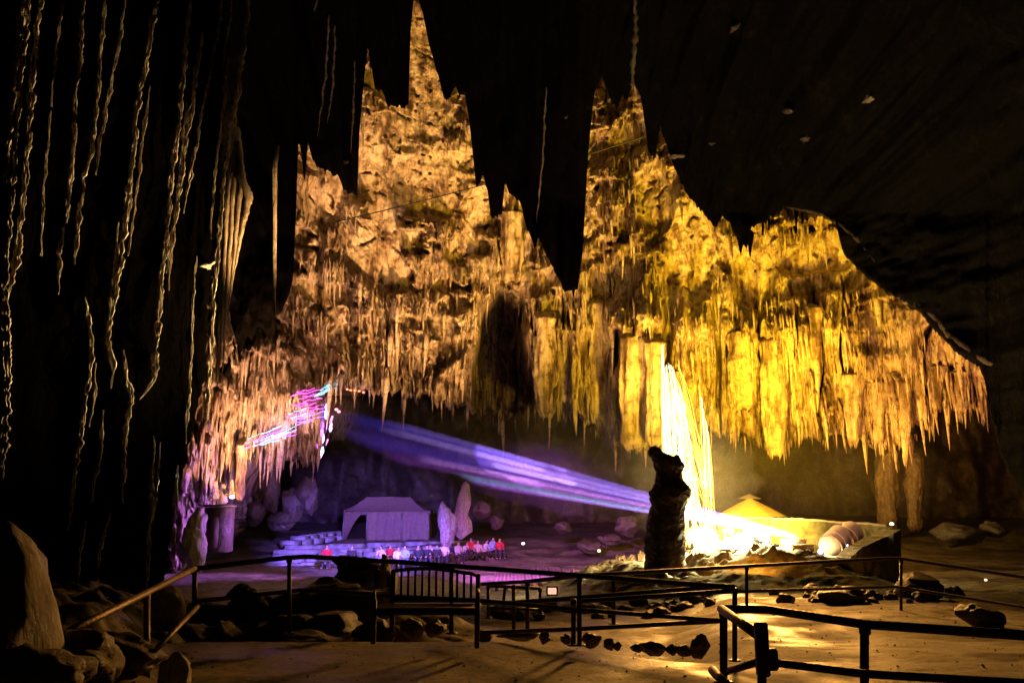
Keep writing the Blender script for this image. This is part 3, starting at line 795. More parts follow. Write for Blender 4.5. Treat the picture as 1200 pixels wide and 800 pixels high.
# mid-distance formations
put_rock(V(228, 640, 40), (.55, .5, .95), 'lower half of the pale violet rock stack by the cliff', 'pale', k=0, rz=0)
put_rock(V(230, 615, 40.2), (.45, .45, .8), 'upper half of the pale violet rock stack by the cliff', 'pale', k=3, rz=1)
for px, py, w_, h_, lab in ((240, 578, 14, 24, 'left'), (252, 574, 12, 22, 'second'), (262, 578, 12, 22, 'third'), (272, 572, 9, 20, 'right')):
    stalactite(px, py - h_ / 2, py + h_ / 2, w_ * .5, w_, 47, 'small violet lit stump, %s of the row above the kiosk' % lab, 'pale', 'violet stumps above the kiosk', name='stalagmite', cat='stalagmite')
for px, py, w_, h_, lab in ((318, 575, 24, 44, 'violet tinted boulder under the pink light lines'), (342, 590, 26, 34, 'rounded boulder right of the violet tinted one'), (300, 600, 22, 26, 'dark boulder beside the slender post'), (330, 610, 30, 20, 'low boulder at the left end of the seating'), (360, 580, 26, 40, 'dark boulder left of the tent'), (565, 598, 22, 18, 'pinkish boulder right of the twin stalagmites'), (582, 612, 16, 14, 'small round boulder right of the seats'), (660, 618, 20, 12, 'low reddish rock behind the open floor'), (690, 640, 30, 14, 'flat dark rock on the open floor'), (715, 632, 24, 12, 'dark rock left of the tall pillar'), (735, 615, 26, 22, 'brown rock just behind the tall pillar'), (1120, 625, 60, 24, 'wide dim boulder on the right side floor'), (1165, 620, 30, 16, 'dim boulder at the right edge of the hall')):
    Y = 58 if px < 760 else 40
    put_rock(V(px, py, Y), (w_ * Y / F * .55, w_ * Y / F * .5, h_ * Y / F * .55), lab, k=int(px) % 7)

# twin stalagmites
for px, py, w_, h_, k, Y, lab in ((523, 615, 20, 44, 1, 56, 'shorter pink lit stalagmite behind the audience'), (543, 592, 15, 50, 3, 57, 'taller pink lit stalagmite behind the audience'), (541, 615, 22, 30, 5, 57.3, 'broad foot rock under the taller stalagmite')):
    put_rock(V(px, py, Y), (w_ * Y / F * .55, w_ * Y / F * .5, h_ * Y / F * .55), lab, 'pale', 'stalagmite' if k != 5 else 'boulder', k=k, rz=k, cat='stalagmite' if k != 5 else 'boulder')

# dim columns in the right chamber
stalactite(1040, 520, 625, 30, 22, 58, 'dim brown column in the dark right chamber, left of two', 'pillar', name='rock_column', cat='rock column')
stalactite(1072, 530, 620, 22, 16, 57, 'dim brown column in the dark right chamber, right of two', 'pillar', name='rock_column', cat='rock column')

# ------------------------------------------------------------------ the dark pillar
SIL = [(524, 762, 772), (530, 761, 776), (538, 764, 797), (545, 766, 802), (552, 769, 800), (560, 768, 799), (568, 766, 805), (574, 762, 809), (582, 761, 808), (592, 764, 803), (600, 762, 801), (610, 759, 801), (622, 757, 802), (634, 755, 803), (646, 756, 802), (656, 758, 801), (668, 756, 806), (685, 745, 815), (705, 735, 830)]
sy = np.array([s[0] for s in SIL], float); sl = np.array([s[1] for s in SIL], float); sr = np.array([s[2] for s in SIL], float)
n, m = 230, 110
py = np.linspace(524, 705, n)
lx = np.interp(py, sy, sl); rx = np.interp(py, sy, sr)
a = np.linspace(0, 2 * math.pi, m, endpoint=False)
YP = 29.0
cx = (lx + rx) / 2; hw_ = (rx - lx) / 2
t2, a2 = np.meshgrid(py, a, indexing='ij')
rr2 = 1 + .10 * fbm(np.cos(a2) * 2 + 5, t2 / 16 + np.sin(a2) * 1.4, 4, 911) + .10 * ridged(np.cos(a2) * 1.5 + t2 * .0, t2 / 11 + np.sin(a2), 3, 913) - .05
x0, y0_, z0 = P(cx, py, YP)
Rm = hw_ * YP / F
v = np.stack([x0[:, None] + Rm[:, None] * rr2 * np.cos(a2), YP + Rm[:, None] * rr2 * np.sin(a2) * .9, z0[:, None] + .05 * gn(t2 / 4, a2 * 3, 915)], -1)
root = empty('stalagmite', tuple(V(781, 668, YP)), 'tall dark knobbly stalagmite standing in front of the bright fountain', 'stalagmite')
fcs = [tuple(q) for q in grid_faces(n, m, True)] + [tuple(range(m))]
mk('pillar', v.reshape(-1, 3), fcs, M['pillar'], root)
def lump(c, r, seed, mat, name, parent):
    me = rock_mesh(seed, 3, .4).copy()
    vs = [Vector(c) + Vector((q.co.x * r[0], q.co.y * r[1], q.co.z * r[2])) for q in me.vertices]
    return mk(name, vs, [tuple(p.vertices) for p in me.polygons], M[mat], parent)
lump(V(767, 529, YP - .1), (.2, .2, .2), 921, 'pillar', 'knob', root)
lump(V(792, 537, YP - .1), (.14, .14, .12), 923, 'pillar', 'knob', root)

# ------------------------------------------------------------------ fountain: lit water jets drawn as glowing streaks
YF = 33.5
root = empty('fountain', tuple(V(812, 622, YF)), 'tall fountain of lit water drawn as white and gold glowing streaks falling behind the dark pillar', 'fountain')
white = MB(); gold = MB(); mist = MB()
def strand(mb, xt, yt, xb, yb_, wpx, Y, p=.5):
    pts = []; rad = []
    for i in range(26):
        t = i / 25
        x = xt + (xb - xt) * t ** p; y = yt + (yb_ - yt) * t ** 1.35
        pts.append(V(x + .5 * float(gn(t * 6, xt + xb, 931)), y, Y)); rad.append(wpx * Y / F / 2 * (.35 + .65 * math.sin(math.pi * min(1, t * 1.1 + .12)) ** .6) + .004)
    mb.tube(pts, rad, 6)
r = random.Random(5)
for i in range(5): strand(white, 776 + i * .5, 404 + i * 11, 777 + i * 3, 614, 1.9, YF + r.uniform(-.3, .3), 1.1)
for i in range(30):
    u = r.random() ** 1.5
    xt = 780 + 11 * u; xb = 781 + 44 * u + r.uniform(-3, 3); yt = 424 + 90 * r.random() ** 1.4 + 30 * abs(u - .4)
    strand(white, xt, yt, xb, r.uniform(600, 636), r.uniform(.5, 2.3), YF + r.uniform(-.6, .6), r.uniform(.7, 1.0))
for i in range(110):
    u = r.random()
    xt = 775 + 22 * u; xb = 777 + 62 * u + r.uniform(-2, 2)
    strand(gold, xt, r.uniform(425, 570), min(xb, 841), r.uniform(560, 640), r.uniform(.25, 1.0), YF + r.uniform(-.8, .8), r.uniform(.7, 1.3))
for i in range(16):
    x0 = 778 + r.random() * 26
    strand(white, x0, r.uniform(418, 500) + (x0 - 778) * 1.5, x0 + (x0 - 776) * .35, 625, r.uniform(.4, 1.5), YF + r.uniform(-.5, .5), 1.2)
for i in range(5): strand(white if i % 2 else gold, 819 + i * 2.4, 452 + i * 13, 825 + i * 3.4, 628, 1.1, YF, .8)
for i in range(60):
    x0 = r.gauss(815, 14); L0 = r.uniform(4, 13)
    strand(gold, x0, 628 - L0, x0 + r.gauss(0, 7), r.uniform(634, 645), r.uniform(.3, .9), YF - r.uniform(.3, 1.5), .6)
white.build('white_streaks', M['white_jet_glow'], root); gold.build('gold_streaks', M['gold_jet_glow'], root)

# pool of white light: pale wet rocks right beside the lamps
for i in range(60):
    px = r.uniform(806, 906); py = r.uniform(622, 656)
    k = 31 / F; w_ = r.uniform(6, 20)
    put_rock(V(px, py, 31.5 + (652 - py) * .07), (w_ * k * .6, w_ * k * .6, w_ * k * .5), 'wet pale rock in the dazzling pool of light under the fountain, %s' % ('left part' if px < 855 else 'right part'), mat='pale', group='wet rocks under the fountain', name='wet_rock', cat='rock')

def lamp_fix(name, px, py, Y, mat, label, s=.14, aim=(0, -1, .2)):
    c = V(px, py, Y); zb = gz(c.x, c.y)
    root = empty(name, (c.x, c.y, min(zb, c.z - .2)), label, 'lamp')
    d = Vector(aim).normalized()
    MB().tube([c - d * s * 1.6, c - d * s * .2, c], [s * .7, s, s * 1.1], 14).build('housing', M['black'], root)
    MB().tube([c + d * .005, c + d * .03], [s * .95, s * .9], 14).build('lens', mat, root)
    MB().tube([c - d * s, (c.x, c.y, min(zb, c.z - .2))], .03, 6).build('stand', M['black'], root)
    return c
lamp_fix('floodlight', 868, 640, 31, M['lens_warm'], 'dazzling white floodlight among the wet rocks', .42, (-.1, -.9, .35))
lamp_fix('floodlight', 893, 626, 31.5, M['lens_warm'], 'second dazzling floodlight nearer the low wall', .26, (.1, -.9, .4))
lamp_fix('projector', 994, 641, 30, M['lens_violet'], 'small projector on a stand throwing the violet beam', .1, (-1, .6, .12))
lamp_fix('spotlight', 962, 646, 30.3, glow('blue lens', (.2, .2, 1), 5), 'blue lit spotlight left of the drums', .1, (-.6, -.8, .3))
# boulder bulbs
def bulb(px, py, Y, w_, mat, lab, name='lamp'):
    c = V(px, py, Y); s = w_ * Y / F
    root = empty(name, tuple(c - Vector((0, 0, s * .5))), lab, 'lamp')
    MB().box(c, (s, s * .6, s * .7), 0, s * .12).build('glass', mat, root)
    MB().box(c + Vector((0, s * .4, -s * .1)), (s * 1.15, s * .3, s * .95), 0, s * .1).build('housing', M['black'], root)
bulb(613, 636.5, 50, 3.4, M['bulb_white'], 'small white lamp at the right end of the audience')
bulb(272, 582, 46, 5, M['bulb_white'], 'small white lamp at the foot of the slender stone post')
bulb(702, 645, 44, 3.2, M['bulb_warm'], 'small lamp on the open floor left of the pillar')
bulb(1045, 613.5, 32, 4, M['bulb_warm'], 'small warm lamp at the right end of the low wall')
bulb(1155, 679, 16, 2.5, M['bulb_warm'], 'tiny lamp beyond the railing on the right')
for i, (px, py) in enumerate([(407, 456), (411, 457), (416, 457.5), (421, 458), (426, 459.5), (394, 479.5), (397, 482)]):
    bulb(px, py, 56, 2.6 if i < 5 else 3.5, M['bulb_red'], ['first red lamp of the short string at the dark cave mouth', 'second red lamp of that short string', 'middle red lamp of the short string', 'fourth red lamp of the short string', 'last red lamp of the short string', 'red lamp at the root of the violet beam', 'lower red lamp at the root of the violet beam'][i])
# small lit box on the path
c = V(647, 692, 24)
root = empty('step_light', tuple(c - Vector((0, 0, .12))), 'small square lit box on the slope below the stage', 'lamp')
MB().box(c, (.22, .12, .16), 0, .01).build('glass', glow('dim warm panel', (1, .5, .35), 1.2), root)
MB().box(c + Vector((0, .05, .0)), (.3, .12, .24), 0, .01).build('housing', M['black'], root)

# ------------------------------------------------------------------ glowing tubes standing for laser light on the left rock
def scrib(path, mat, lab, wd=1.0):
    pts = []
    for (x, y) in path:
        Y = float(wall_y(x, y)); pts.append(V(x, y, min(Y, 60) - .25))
    o = MB().tube(pts, wd * 50 / F * .5, 5).build('laser_light_tube', mat, loc=tuple(pts[0]))
    tag(o, lab, 'light line', 'glowing tubes for laser light on the left rock')
r = random.Random(9)
nl = 0
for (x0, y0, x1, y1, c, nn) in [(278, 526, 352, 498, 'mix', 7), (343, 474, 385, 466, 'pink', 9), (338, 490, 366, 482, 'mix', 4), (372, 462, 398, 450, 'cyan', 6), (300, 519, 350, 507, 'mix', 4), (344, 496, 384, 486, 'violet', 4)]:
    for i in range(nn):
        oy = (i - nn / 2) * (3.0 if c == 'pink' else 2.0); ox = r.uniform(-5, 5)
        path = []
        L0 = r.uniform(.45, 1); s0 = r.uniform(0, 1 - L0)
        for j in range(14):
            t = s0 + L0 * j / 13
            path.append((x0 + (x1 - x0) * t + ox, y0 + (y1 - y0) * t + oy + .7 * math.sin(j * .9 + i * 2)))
        mt = M['laser_pink'] if c == 'pink' else M['laser_cyan'] if c == 'cyan' else M['laser_violet'] if c == 'violet' else M[['laser_cyan', 'laser_pink', 'laser_violet'][i % 3]]
        cn = 'pink' if mt == M['laser_pink'] else 'cyan' if mt == M['laser_cyan'] else 'violet'
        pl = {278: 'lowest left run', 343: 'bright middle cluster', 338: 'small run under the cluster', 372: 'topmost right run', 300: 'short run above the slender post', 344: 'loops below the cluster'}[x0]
        scrib(path, mt, 'thin %s wavy glowing tube for laser light in the %s' % (cn, pl), r.uniform(.6, 1.1))

# ------------------------------------------------------------------ seating rows
row_lbl = ['front', 'second', 'third', 'fourth', 'fifth', 'sixth', 'seventh', 'rearmost']
for i in range(8):
    py = 666 - i * 5.4
    Y = 51.5 + i * 1.5
    xa = 292 + i * 7 + (6 if i % 2 else 0); xb = [478, 515, 545, 570, 600, 560, 402, 398][i]
    a_, b_ = V(xa, py, Y), V(xb, py - 7, Y + 6)
    n_ = 5
    root = empty('seating_row', tuple(a_), '%s row of long stone seats in violet light' % row_lbl[i], 'seating', 'tiered seating rows')
    for k in range(n_):
        t0 = k / n_; t1 = (k + 1) / n_ - .012
        p, q = a_.lerp(b_, t0), a_.lerp(b_, t1)
        mid = (p + q) / 2; d = q - p
        MB().box(mid + Vector((0, random.uniform(-.06, .06), -.22)), (d.length, .95, .42 + random.uniform(-.03, .03)), math.atan2(d.y, d.x), .04).build('seat_block', M['seat'], root)

# ------------------------------------------------------------------ tent
YT = 67
def tent():
    base = V(455, 628, YT)
    root = empty('tent', tuple(base), 'pale canvas pavilion with a hipped roof behind the seating', 'tent')
    e = [V(403, 598, YT - 1.5), V(503, 600, YT - 1.5), V(506, 597, YT + 2), V(405, 596, YT + 2)]
    r1, r2 = V(430, 582, YT), V(480, 582, YT + .3)
    # sagging roof
    vs = []; fs = []
    def sheet(a, b, c, d, n=8):
        s0 = len(vs)
        for i in range(n + 1):
            for j in range(n + 1):
                u, w_ = i / n, j / n
                p = (a.lerp(b, u)).lerp(d.lerp(c, u), w_)
                p = p + Vector((0, 0, -.12 * math.sin(math.pi * w_) - .03 * math.sin(u * 9)))
                vs.append(p)
        for i in range(n):
            for j in range(n):
                q = s0 + i * (n + 1) + j
                fs.append((q, q + n + 1, q + n + 2, q + 1))
    sheet(e[0], e[1], r2, r1); sheet(e[1], e[2], r2, r2); sheet(e[2], e[3], r1, r2); sheet(e[3], e[0], r1, r1)
    mk('roof', vs, fs, M['canvas'], root)
    # valance
    val = MB()
    for a, b in ((e[0], e[1]), (e[1], e[2]), (e[3], e[0])):
        d = b - a
        val.box((a + b) / 2 + Vector((0, 0, -.12)), (d.length, .05, .24), math.atan2(d.y, d.x), .01)
    val.build('valance', M['canvas'], root)
    for q in (e[0], e[1], e[2], e[3], e[0].lerp(e[1], .27), e[0].lerp(e[1], .68)):
        MB().tube([q + Vector((0, 0, -.05)), (q.x, q.y, base.z - .3)], .05, 8).build('post', M['steel'], root)
    def drape(a, b, x0, gather=0):
        vs = []; nn = 60; hh = 10
        for j in range(hh + 1):
            for i in range(nn + 1):
                u = i / nn; w_ = j / hh
                uu = u if not gather else u * (1 - gather * w_ ** .6)
                p = a.lerp(b, uu); top = p.z - .08; bot = base.z - .25
                vs.append((p.x, p.y - .06 + .07 * math.sin(u * 46 + 2 * math.sin(w_ * 2)), top + (bot - top) * w_))
        mk('curtain', vs, grid_faces(hh + 1, nn + 1), M['canvas'], root)
    drape(e[0].lerp(e[1], .27), e[1], 0)
    drape(e[0], e[0].lerp(e[1], .25), 0, .85)
    drape(e[1], e[2], 0)
tent()

# kiosk at left
c = V(257, 620, 44)
root = empty('kiosk', (c.x, c.y, c.z - 1.2), 'small grey block hut with a flat roof beside the violet rocks', 'hut')
MB().box(c, (1.15, 1.2, 2.1), .1, .03).build('wall', M['boulder'], root)
MB().box(c + Vector((0, 0, 1.12)), (1.3, 1.4, .1), .1, .02).build('roof', M['boulder'], root)
MB().box(c + Vector((-.1, -.63, -.15)), (.55, .06, 1.5), .1, .01).build('door', M['wood'], root)

# ------------------------------------------------------------------ umbrella
YU = 41
c = V(878, 580, YU); wd = 43 * YU / F; hh = 23 * YU / F
root = empty('parasol', (c.x, c.y, c.z - 2.4), 'golden lit parasol behind the low wall', 'parasol')
vs = []; fs = []
nseg = 8; rings = 9
for j in range(rings + 1):
    t = j / rings
    for k in range(nseg * 4):
        a = 2 * math.pi * k / (nseg * 4) + .2
        rad = wd * (.02 + .98 * t) * (1 - .06 * abs(math.sin(a * nseg / 2 - .8)))
        z = -hh * (t ** .9) * .95 + .04 * math.sin(math.pi * t)
        vs.append((c.x + rad * math.cos(a), c.y + rad * math.sin(a), c.z + z - .1))
mk('canopy', vs, grid_faces(rings + 1, nseg * 4, True), M['gold_lit_canvas'], root)
vs = [(c.x + .33 * wd * s * math.cos(a), c.y + .33 * wd * s * math.sin(a), c.z + .06 - h) for s, h in ((.02, 0), (.5, .1), (1, .22)) for a in [2 * math.pi * k / 16 for k in range(16)]]
mk('vent_cap', vs, grid_faces(3, 16, True), M['canvas'], root)
MB().tube([(c.x, c.y, c.z), (c.x, c.y, c.z - 2.4)], .03, 8).build('pole', M['steel'], root)
for k in range(8):
    a = 2 * math.pi * k / 8 + .2
    MB().tube([(c.x, c.y, c.z - .14), (c.x + wd * .97 * math.cos(a), c.y + wd * .97 * math.sin(a), c.z - hh * .97 - .14)], .012, 5).build('rib', M['wood'], root)

# ------------------------------------------------------------------ low wall, drums, crates
def slab_path(name, pts, Y, thick, mat, label, cat, cap=True):
    base = V(pts[0][0], pts[0][2], Y if not hasattr(Y, '__len__') else Y[0])
    root = empty(name, tuple(base), label, cat)
    n = len(pts); N2 = 60
    xs_ = np.interp(np.linspace(0, n - 1, N2), range(n), [p[0] for p in pts])
    yt = np.interp(np.linspace(0, n - 1, N2), range(n), [p[1] for p in pts]) + 1.3 * fbm(np.linspace(0, 16, N2), np.zeros(N2) + .3, 3, 951)
    yb_ = np.interp(np.linspace(0, n - 1, N2), range(n), [p[2] for p in pts])
    Ys = np.interp(np.linspace(0, 1, N2), np.linspace(0, 1, 2), Y if hasattr(Y, '__len__') else [Y, Y])
    vs = []
    rows = 8
    for j in range(rows):
        py = yt + (yb_ - yt) * j / (rows - 1)
        yy_ = Ys + .05 * gn(xs_ / 9, py / 5, 952)
        vs.append(np.stack(P(xs_, py, yy_), -1))
    top2 = vs[0].copy(); top2[:, 1] += thick; bot2 = vs[-1].copy(); bot2[:, 1] += thick
    A = np.stack([bot2, top2] + vs, 0)
    mk('wall_body', A.reshape(-1, 3), grid_faces(A.shape[0], N2), M[mat], root, smooth=False)
    if cap:
        tp = [Vector(q) + Vector((0, thick / 2, .02)) for q in vs[0]]
        MB().tube(tp, [.06 + .02 * random.random() for _ in tp], 6).build('coping', M['paper'], root)
    return root
slab_path('low_wall', [(842, 607, 655), (900, 608, 655), (950, 610, 655), (1043, 617, 650)], (38.5, 36.5), .3, 'plaster', 'low rough wall with a lit broken top behind the fountain equipment', 'wall')
slab_path('concrete_block', [(996, 654, 700), (1010, 641, 702), (1040, 628, 704), (1056, 620, 706)], (28, 27), 1.2, 'boulder', 'dark sloping concrete block right of the drums', 'wall', False)
slab_path('retaining_wall', [(905, 660, 700), (950, 658, 702), (996, 655, 704)], (28.4, 28), .5, 'boulder', 'dark retaining wall below the crates', 'wall', False)
for i, (px, py, r_, rot, lab) in enumerate([(979, 634, .42, .55, 'nearer pale drum lying on its side'), (993, 629, .42, .55, 'farther pale drum lying on its side')]):
    c = V(px, py, 32.6 + i * .6)
    root = empty('drum', (c.x, c.y, c.z - r_), lab, 'drum', 'two pale drums')
    d = Vector((.6, .6, .35)).normalized()
    MB().tube([c - d * .45, c - d * .4, c - d * .15, c - d * .13, c + d * .13, c + d * .15, c + d * .4, c + d * .45], [r_ * 1.03, r_, r_, r_ * 1.04, r_ * 1.04, r_, r_, r_ * 1.03], 26).build('shell', M['barrel'], root)
    sharp([q for q in root.children][0], 20)
    MB().tube([c - d * .47, c - d * .452], [r_ * .9, r_ * .9], 26).build('lid', M['paper'], root)
for px, py, w_, h_, d_, rz, lab, Y in [(937, 647, .72, .46, .6, .15, 'largest plywood crate left of the drums', 30), (915, 650, .5, .3, .5, -.2, 'low crate left of the largest crate', 30.3), (930, 636, .7, .2, .5, .3, 'flat crate leaning behind the largest crate', 31.5), (836, 651, .7, .3, .5, .0, 'golden lit box at the foot of the fountain', 30.2), (852, 649, .5, .3, .5, .3, 'small golden lit box beside it', 30)]:
    c = V(px, py, Y)
    root = empty('crate', (c.x, c.y, c.z - h_ / 2), lab, 'crate')
    MB().box(c, (w_, d_, h_), rz, .01).build('box', M['crate'], root)
    MB().box(c + Vector((0, 0, h_ / 2 + .012)), (w_ + .04, d_ + .04, .03), rz, .006).build('lid', M['crate'], root)
c = V(905, 672, 27.5)
root = empty('plank_stack', tuple(c), 'fanned pale planks lying on the slope below the crates', 'planks')
for k in range(7):
    MB().box(c + Vector((k * .17 + .15, -.02 * k, .0 - k * .05 + .02)), (.14, .9, .04), .25 + k * .03, .005, Matrix.Rotation(-.5, 4, 'X')).build('plank', M['paper'], root)
# table under the projectors
c = V(978, 652, 30)
root = empty('platform_board', (c.x, c.y + 1, c.z), 'flat platform carrying the crates, the drums and the projector', 'platform')
MB().box(c + Vector((-.9, 1.6, -.72)), (4.3, 4.6, 1.3), 0, .05).build('base', M['boulder'], root)
MB().box(c + Vector((0, .3, -.035)), (1.5, 1.2, .06), 0, .01).build('board', M['paper'], root)

# ------------------------------------------------------------------ railings
def railing(name, label, tops, lows, posts, rad=.028, mat='rail', lrad=None):
    base = Vector(posts[0][1]) if posts else Vector(tops[0][0])
    root = empty(name, tuple(base), label, 'railing')
    for tp in tops: MB().tube([Vector(q) for q in tp], rad, 10).build('handrail', M[mat], root)
    for lp in lows: MB().tube([Vector(q) for q in lp], (lrad or rad * .85), 10).build('lower_rail', M[mat], root)
    for a, b in posts:
        a, b = Vector(a), Vector(b)
        MB().tube([a, b], rad * .95, 10).build('post', M[mat], root)
        MB().tube([b + Vector((0, 0, .0)), b + Vector((0, 0, .012)), b + Vector((0, 0, .014))], [rad * 2.4, rad * 2.4, rad * 1.2], 12).build('base_plate', M[mat], root)
        MB().tube([a - Vector((0, 0, rad * 2.2)), a - Vector((0, 0, rad * 1.9)), a - Vector((0, 0, rad * .8)), a], [rad * 1.0, rad * 1.22, rad * 1.25, rad * 1.0], 12).build('collar', M[mat], root)
    return root
Q = V
def bot(px, py, Y, z=None):
    p = V(px, py, Y); return p
# main railing behind the bench
Ya = 11.5
railing('railing', 'long dark railing running behind the bench to the ramp corner',
        [[Q(228, 666, 10.8), Q(336, 653, 11.6), Q(362, 652, 11.8), Q(480, 659, 11.4), Q(600, 668, 11.0), Q(679, 674, 10.8), Q(861, 688, 10.2)]],
        [[Q(232, 704, 10.8), Q(350, 691, 11.8), Q(436, 695, 11.6)], [Q(436, 697, 11.4), Q(560, 703, 11.1), Q(680, 714, 10.8), Q(845, 727, 10.3)]],
        [(Q(228, 666, 10.8), Q(228, 708, 10.8)), (Q(339, 653, 11.65), Q(339, 742, 11.65)), (Q(529, 662, 11.25), Q(529, 742, 11.25)), (Q(679, 674, 10.8), Q(679, 756, 10.8)), (Q(861, 688, 10.2), Q(861, 774, 10.2))], .03)
railing('railing', 'sloping worn handrail rising from the corner boulder on the left',
        [[Q(60, 749, 7.6), Q(120, 720, 8.4), Q(228, 666, 10.75)]], [[Q(181, 762, 8.9), Q(232, 710, 10.75)]],
        [(Q(172, 694, 9.4), Q(172, 800, 9.0))], .034, 'railworn')
railing('railing', 'ramp railing crossing in the middle with the double post',
        [[Q(563, 705.5, 12.8), Q(600, 706, 12.3), Q(680, 700, 11.5), Q(850, 687, 10.6), Q(861, 688, 10.4)]],
        [[Q(563, 741, 12.6), Q(680, 736.5, 11.5), Q(845, 727, 10.5)], [Q(680, 704, 11.3), Q(861, 692, 10.3)]],
        [(Q(672, 701, 11.3), Q(672, 756, 11.3)), (Q(618, 681, 13.5), Q(618, 740, 13.5)), (Q(719, 673, 13.5), Q(719, 731, 13.5))], .032)
railing('railing', 'thin railing at the lower bend of the path',
        [[Q(563, 684, 14.5), Q(618, 681, 13.6), Q(680, 674, 13.4), Q(719, 672, 13.5), Q(875, 663, 15.5), Q(1040, 654, 17.5), Q(1056, 654, 17.4), Q(1200, 676, 15), Q(1260, 688, 14)]],
        [[Q(862, 693, 15.4), Q(960, 690, 16.5), Q(1050, 687, 17.4), Q(1200, 711, 15), Q(1260, 722, 14)]],
        [(Q(875, 663, 15.5), Q(875, 712, 15.5)), (Q(1056, 655, 17.4), Q(1056, 716, 17.4)), (Q(602, 685, 13.9), Q(602, 738, 13.9))], .03)
railing('railing', 'small far railing with a square end beside the bench',
        [[Q(570, 686, 16), Q(633, 689, 16)]], [[Q(570, 712, 16), Q(633, 714, 16)]],
        [(Q(572, 686, 16), Q(572, 724, 16)), (Q(633, 689, 16), Q(633, 720, 16)), (Q(592, 685, 16), Q(590, 705, 16))], .028)
Yr = 6.2
rt = railing('railing', 'near railing in the bottom right corner with a junction box',
        [[Q(847, 713, 6.3), Q(900, 714, 6.3), Q(1013, 731, 5.6), Q(1200, 744, 5.0), Q(1260, 748, 4.9)]],
        [[Q(908, 776, 5.6), Q(1013, 789, 5.4), Q(1200, 800, 5.0), Q(1260, 804, 4.9)], [Q(850, 787, 6.3), Q(895, 773, 5.6)]],
        [(Q(848, 713, 6.3), Q(848, 800, 6.3)), (Q(1013, 731, 5.6), Q(1013, 850, 5.6)), (Q(893, 744, 5.4), Q(893, 860, 5.4))], .028)
MB().tube([Q(845, 713, 6.28), Q(890, 745, 5.4)], .03, 10).build('handrail', M['railworn'], rt)
MB().tube([Q(835, 785, 6.0), Q(853, 803, 5.6)], .03, 10).build('handrail', M['railworn'], rt)
MB().box(Q(902, 772, 5.4), (.085, .07, .12), 0, .008).build('junction_box', M['rail'], rt)
MB().box(Q(893, 760, 5.38), (.07, .07, .3), 0, .008).build('bracket', M['rail'], rt)

# ------------------------------------------------------------------ bench
def bench():
    Yf, Yb2 = 10.7, 11.25
    root = empty('bench', tuple(Q(500, 752, Yf)), 'dark metal park bench with an arched slatted back on the platform', 'bench')
    n = 11
    slat = MB(); topr = []
    for i in range(n + 1):
        t = i / n; px = 462 + (552 - 462) * t; yt = 668.5 - 4.0 * math.sin(math.pi * min(1, t * 1.05)) + 3.0 * t
        slat.box((Q(px, yt, Yb2) + Q(px, 702, Yb2)) / 2, (.028, .016, (702 - yt) * Yb2 / F), 0, .003)
        topr.append(Q(px, yt, Yb2))
    topr = [Q(459, 669, Yb2)] + topr + [Q(559, 674, Yb2)]
    slat.build('backrest', M['rail'], root)
    MB().tube(topr, .022, 8).build('top_rail', M['rail'], root)
    MB().box((Q(459, 702, Yb2) + Q(559, 704, Yb2)) / 2, ((559 - 459) * Yb2 / F, .03, .05), 0, .004).build('back_rail', M['rail'], root)
    st = MB()
    for k in range(6):
        Y = Yf + (Yb2 - Yf) * (k + .5) / 6
        z = Q(500, 713, Yf).z
        st.box(Vector((Q(500, 713, Yf).x, Y, z)), ((560 - 440) * Yf / F, .07, .022), 0, .004)
    st.build('seat', M['railworn'], root)
    MB().box(Q(500, 717, Yf), ((560 - 440) * Yf / F, .02, .06), 0, .004).build('apron', M['rail'], root)
    for a, b in ((Q(438, 702, Yf), Q(438, 754, Yf)), (Q(559, 700, Yf), Q(559, 759, Yf)), (Q(560, 672, Yb2), Q(560, 742, Yb2)), (Q(460, 668, Yb2), Q(460, 740, Yb2))):
        MB().box((a + b) / 2, (.055, .055, (a - b).length), 0, .006).build('leg', M['rail'], root)
    for px in (438, 560):
        MB().tube([Q(px, 695, Yf), Q(px, 693, (Yf + Yb2) / 2), Q(px if px > 500 else 460, 690, Yb2)], .022, 8).build('arm_rest', M['rail'], root)
        MB().box((Q(px, 694, Yf) + Q(px, 712, Yf)) / 2, (.045, .045, 18 * Yf / F), 0, .004).build('arm_support', M['rail'], root)
bench()

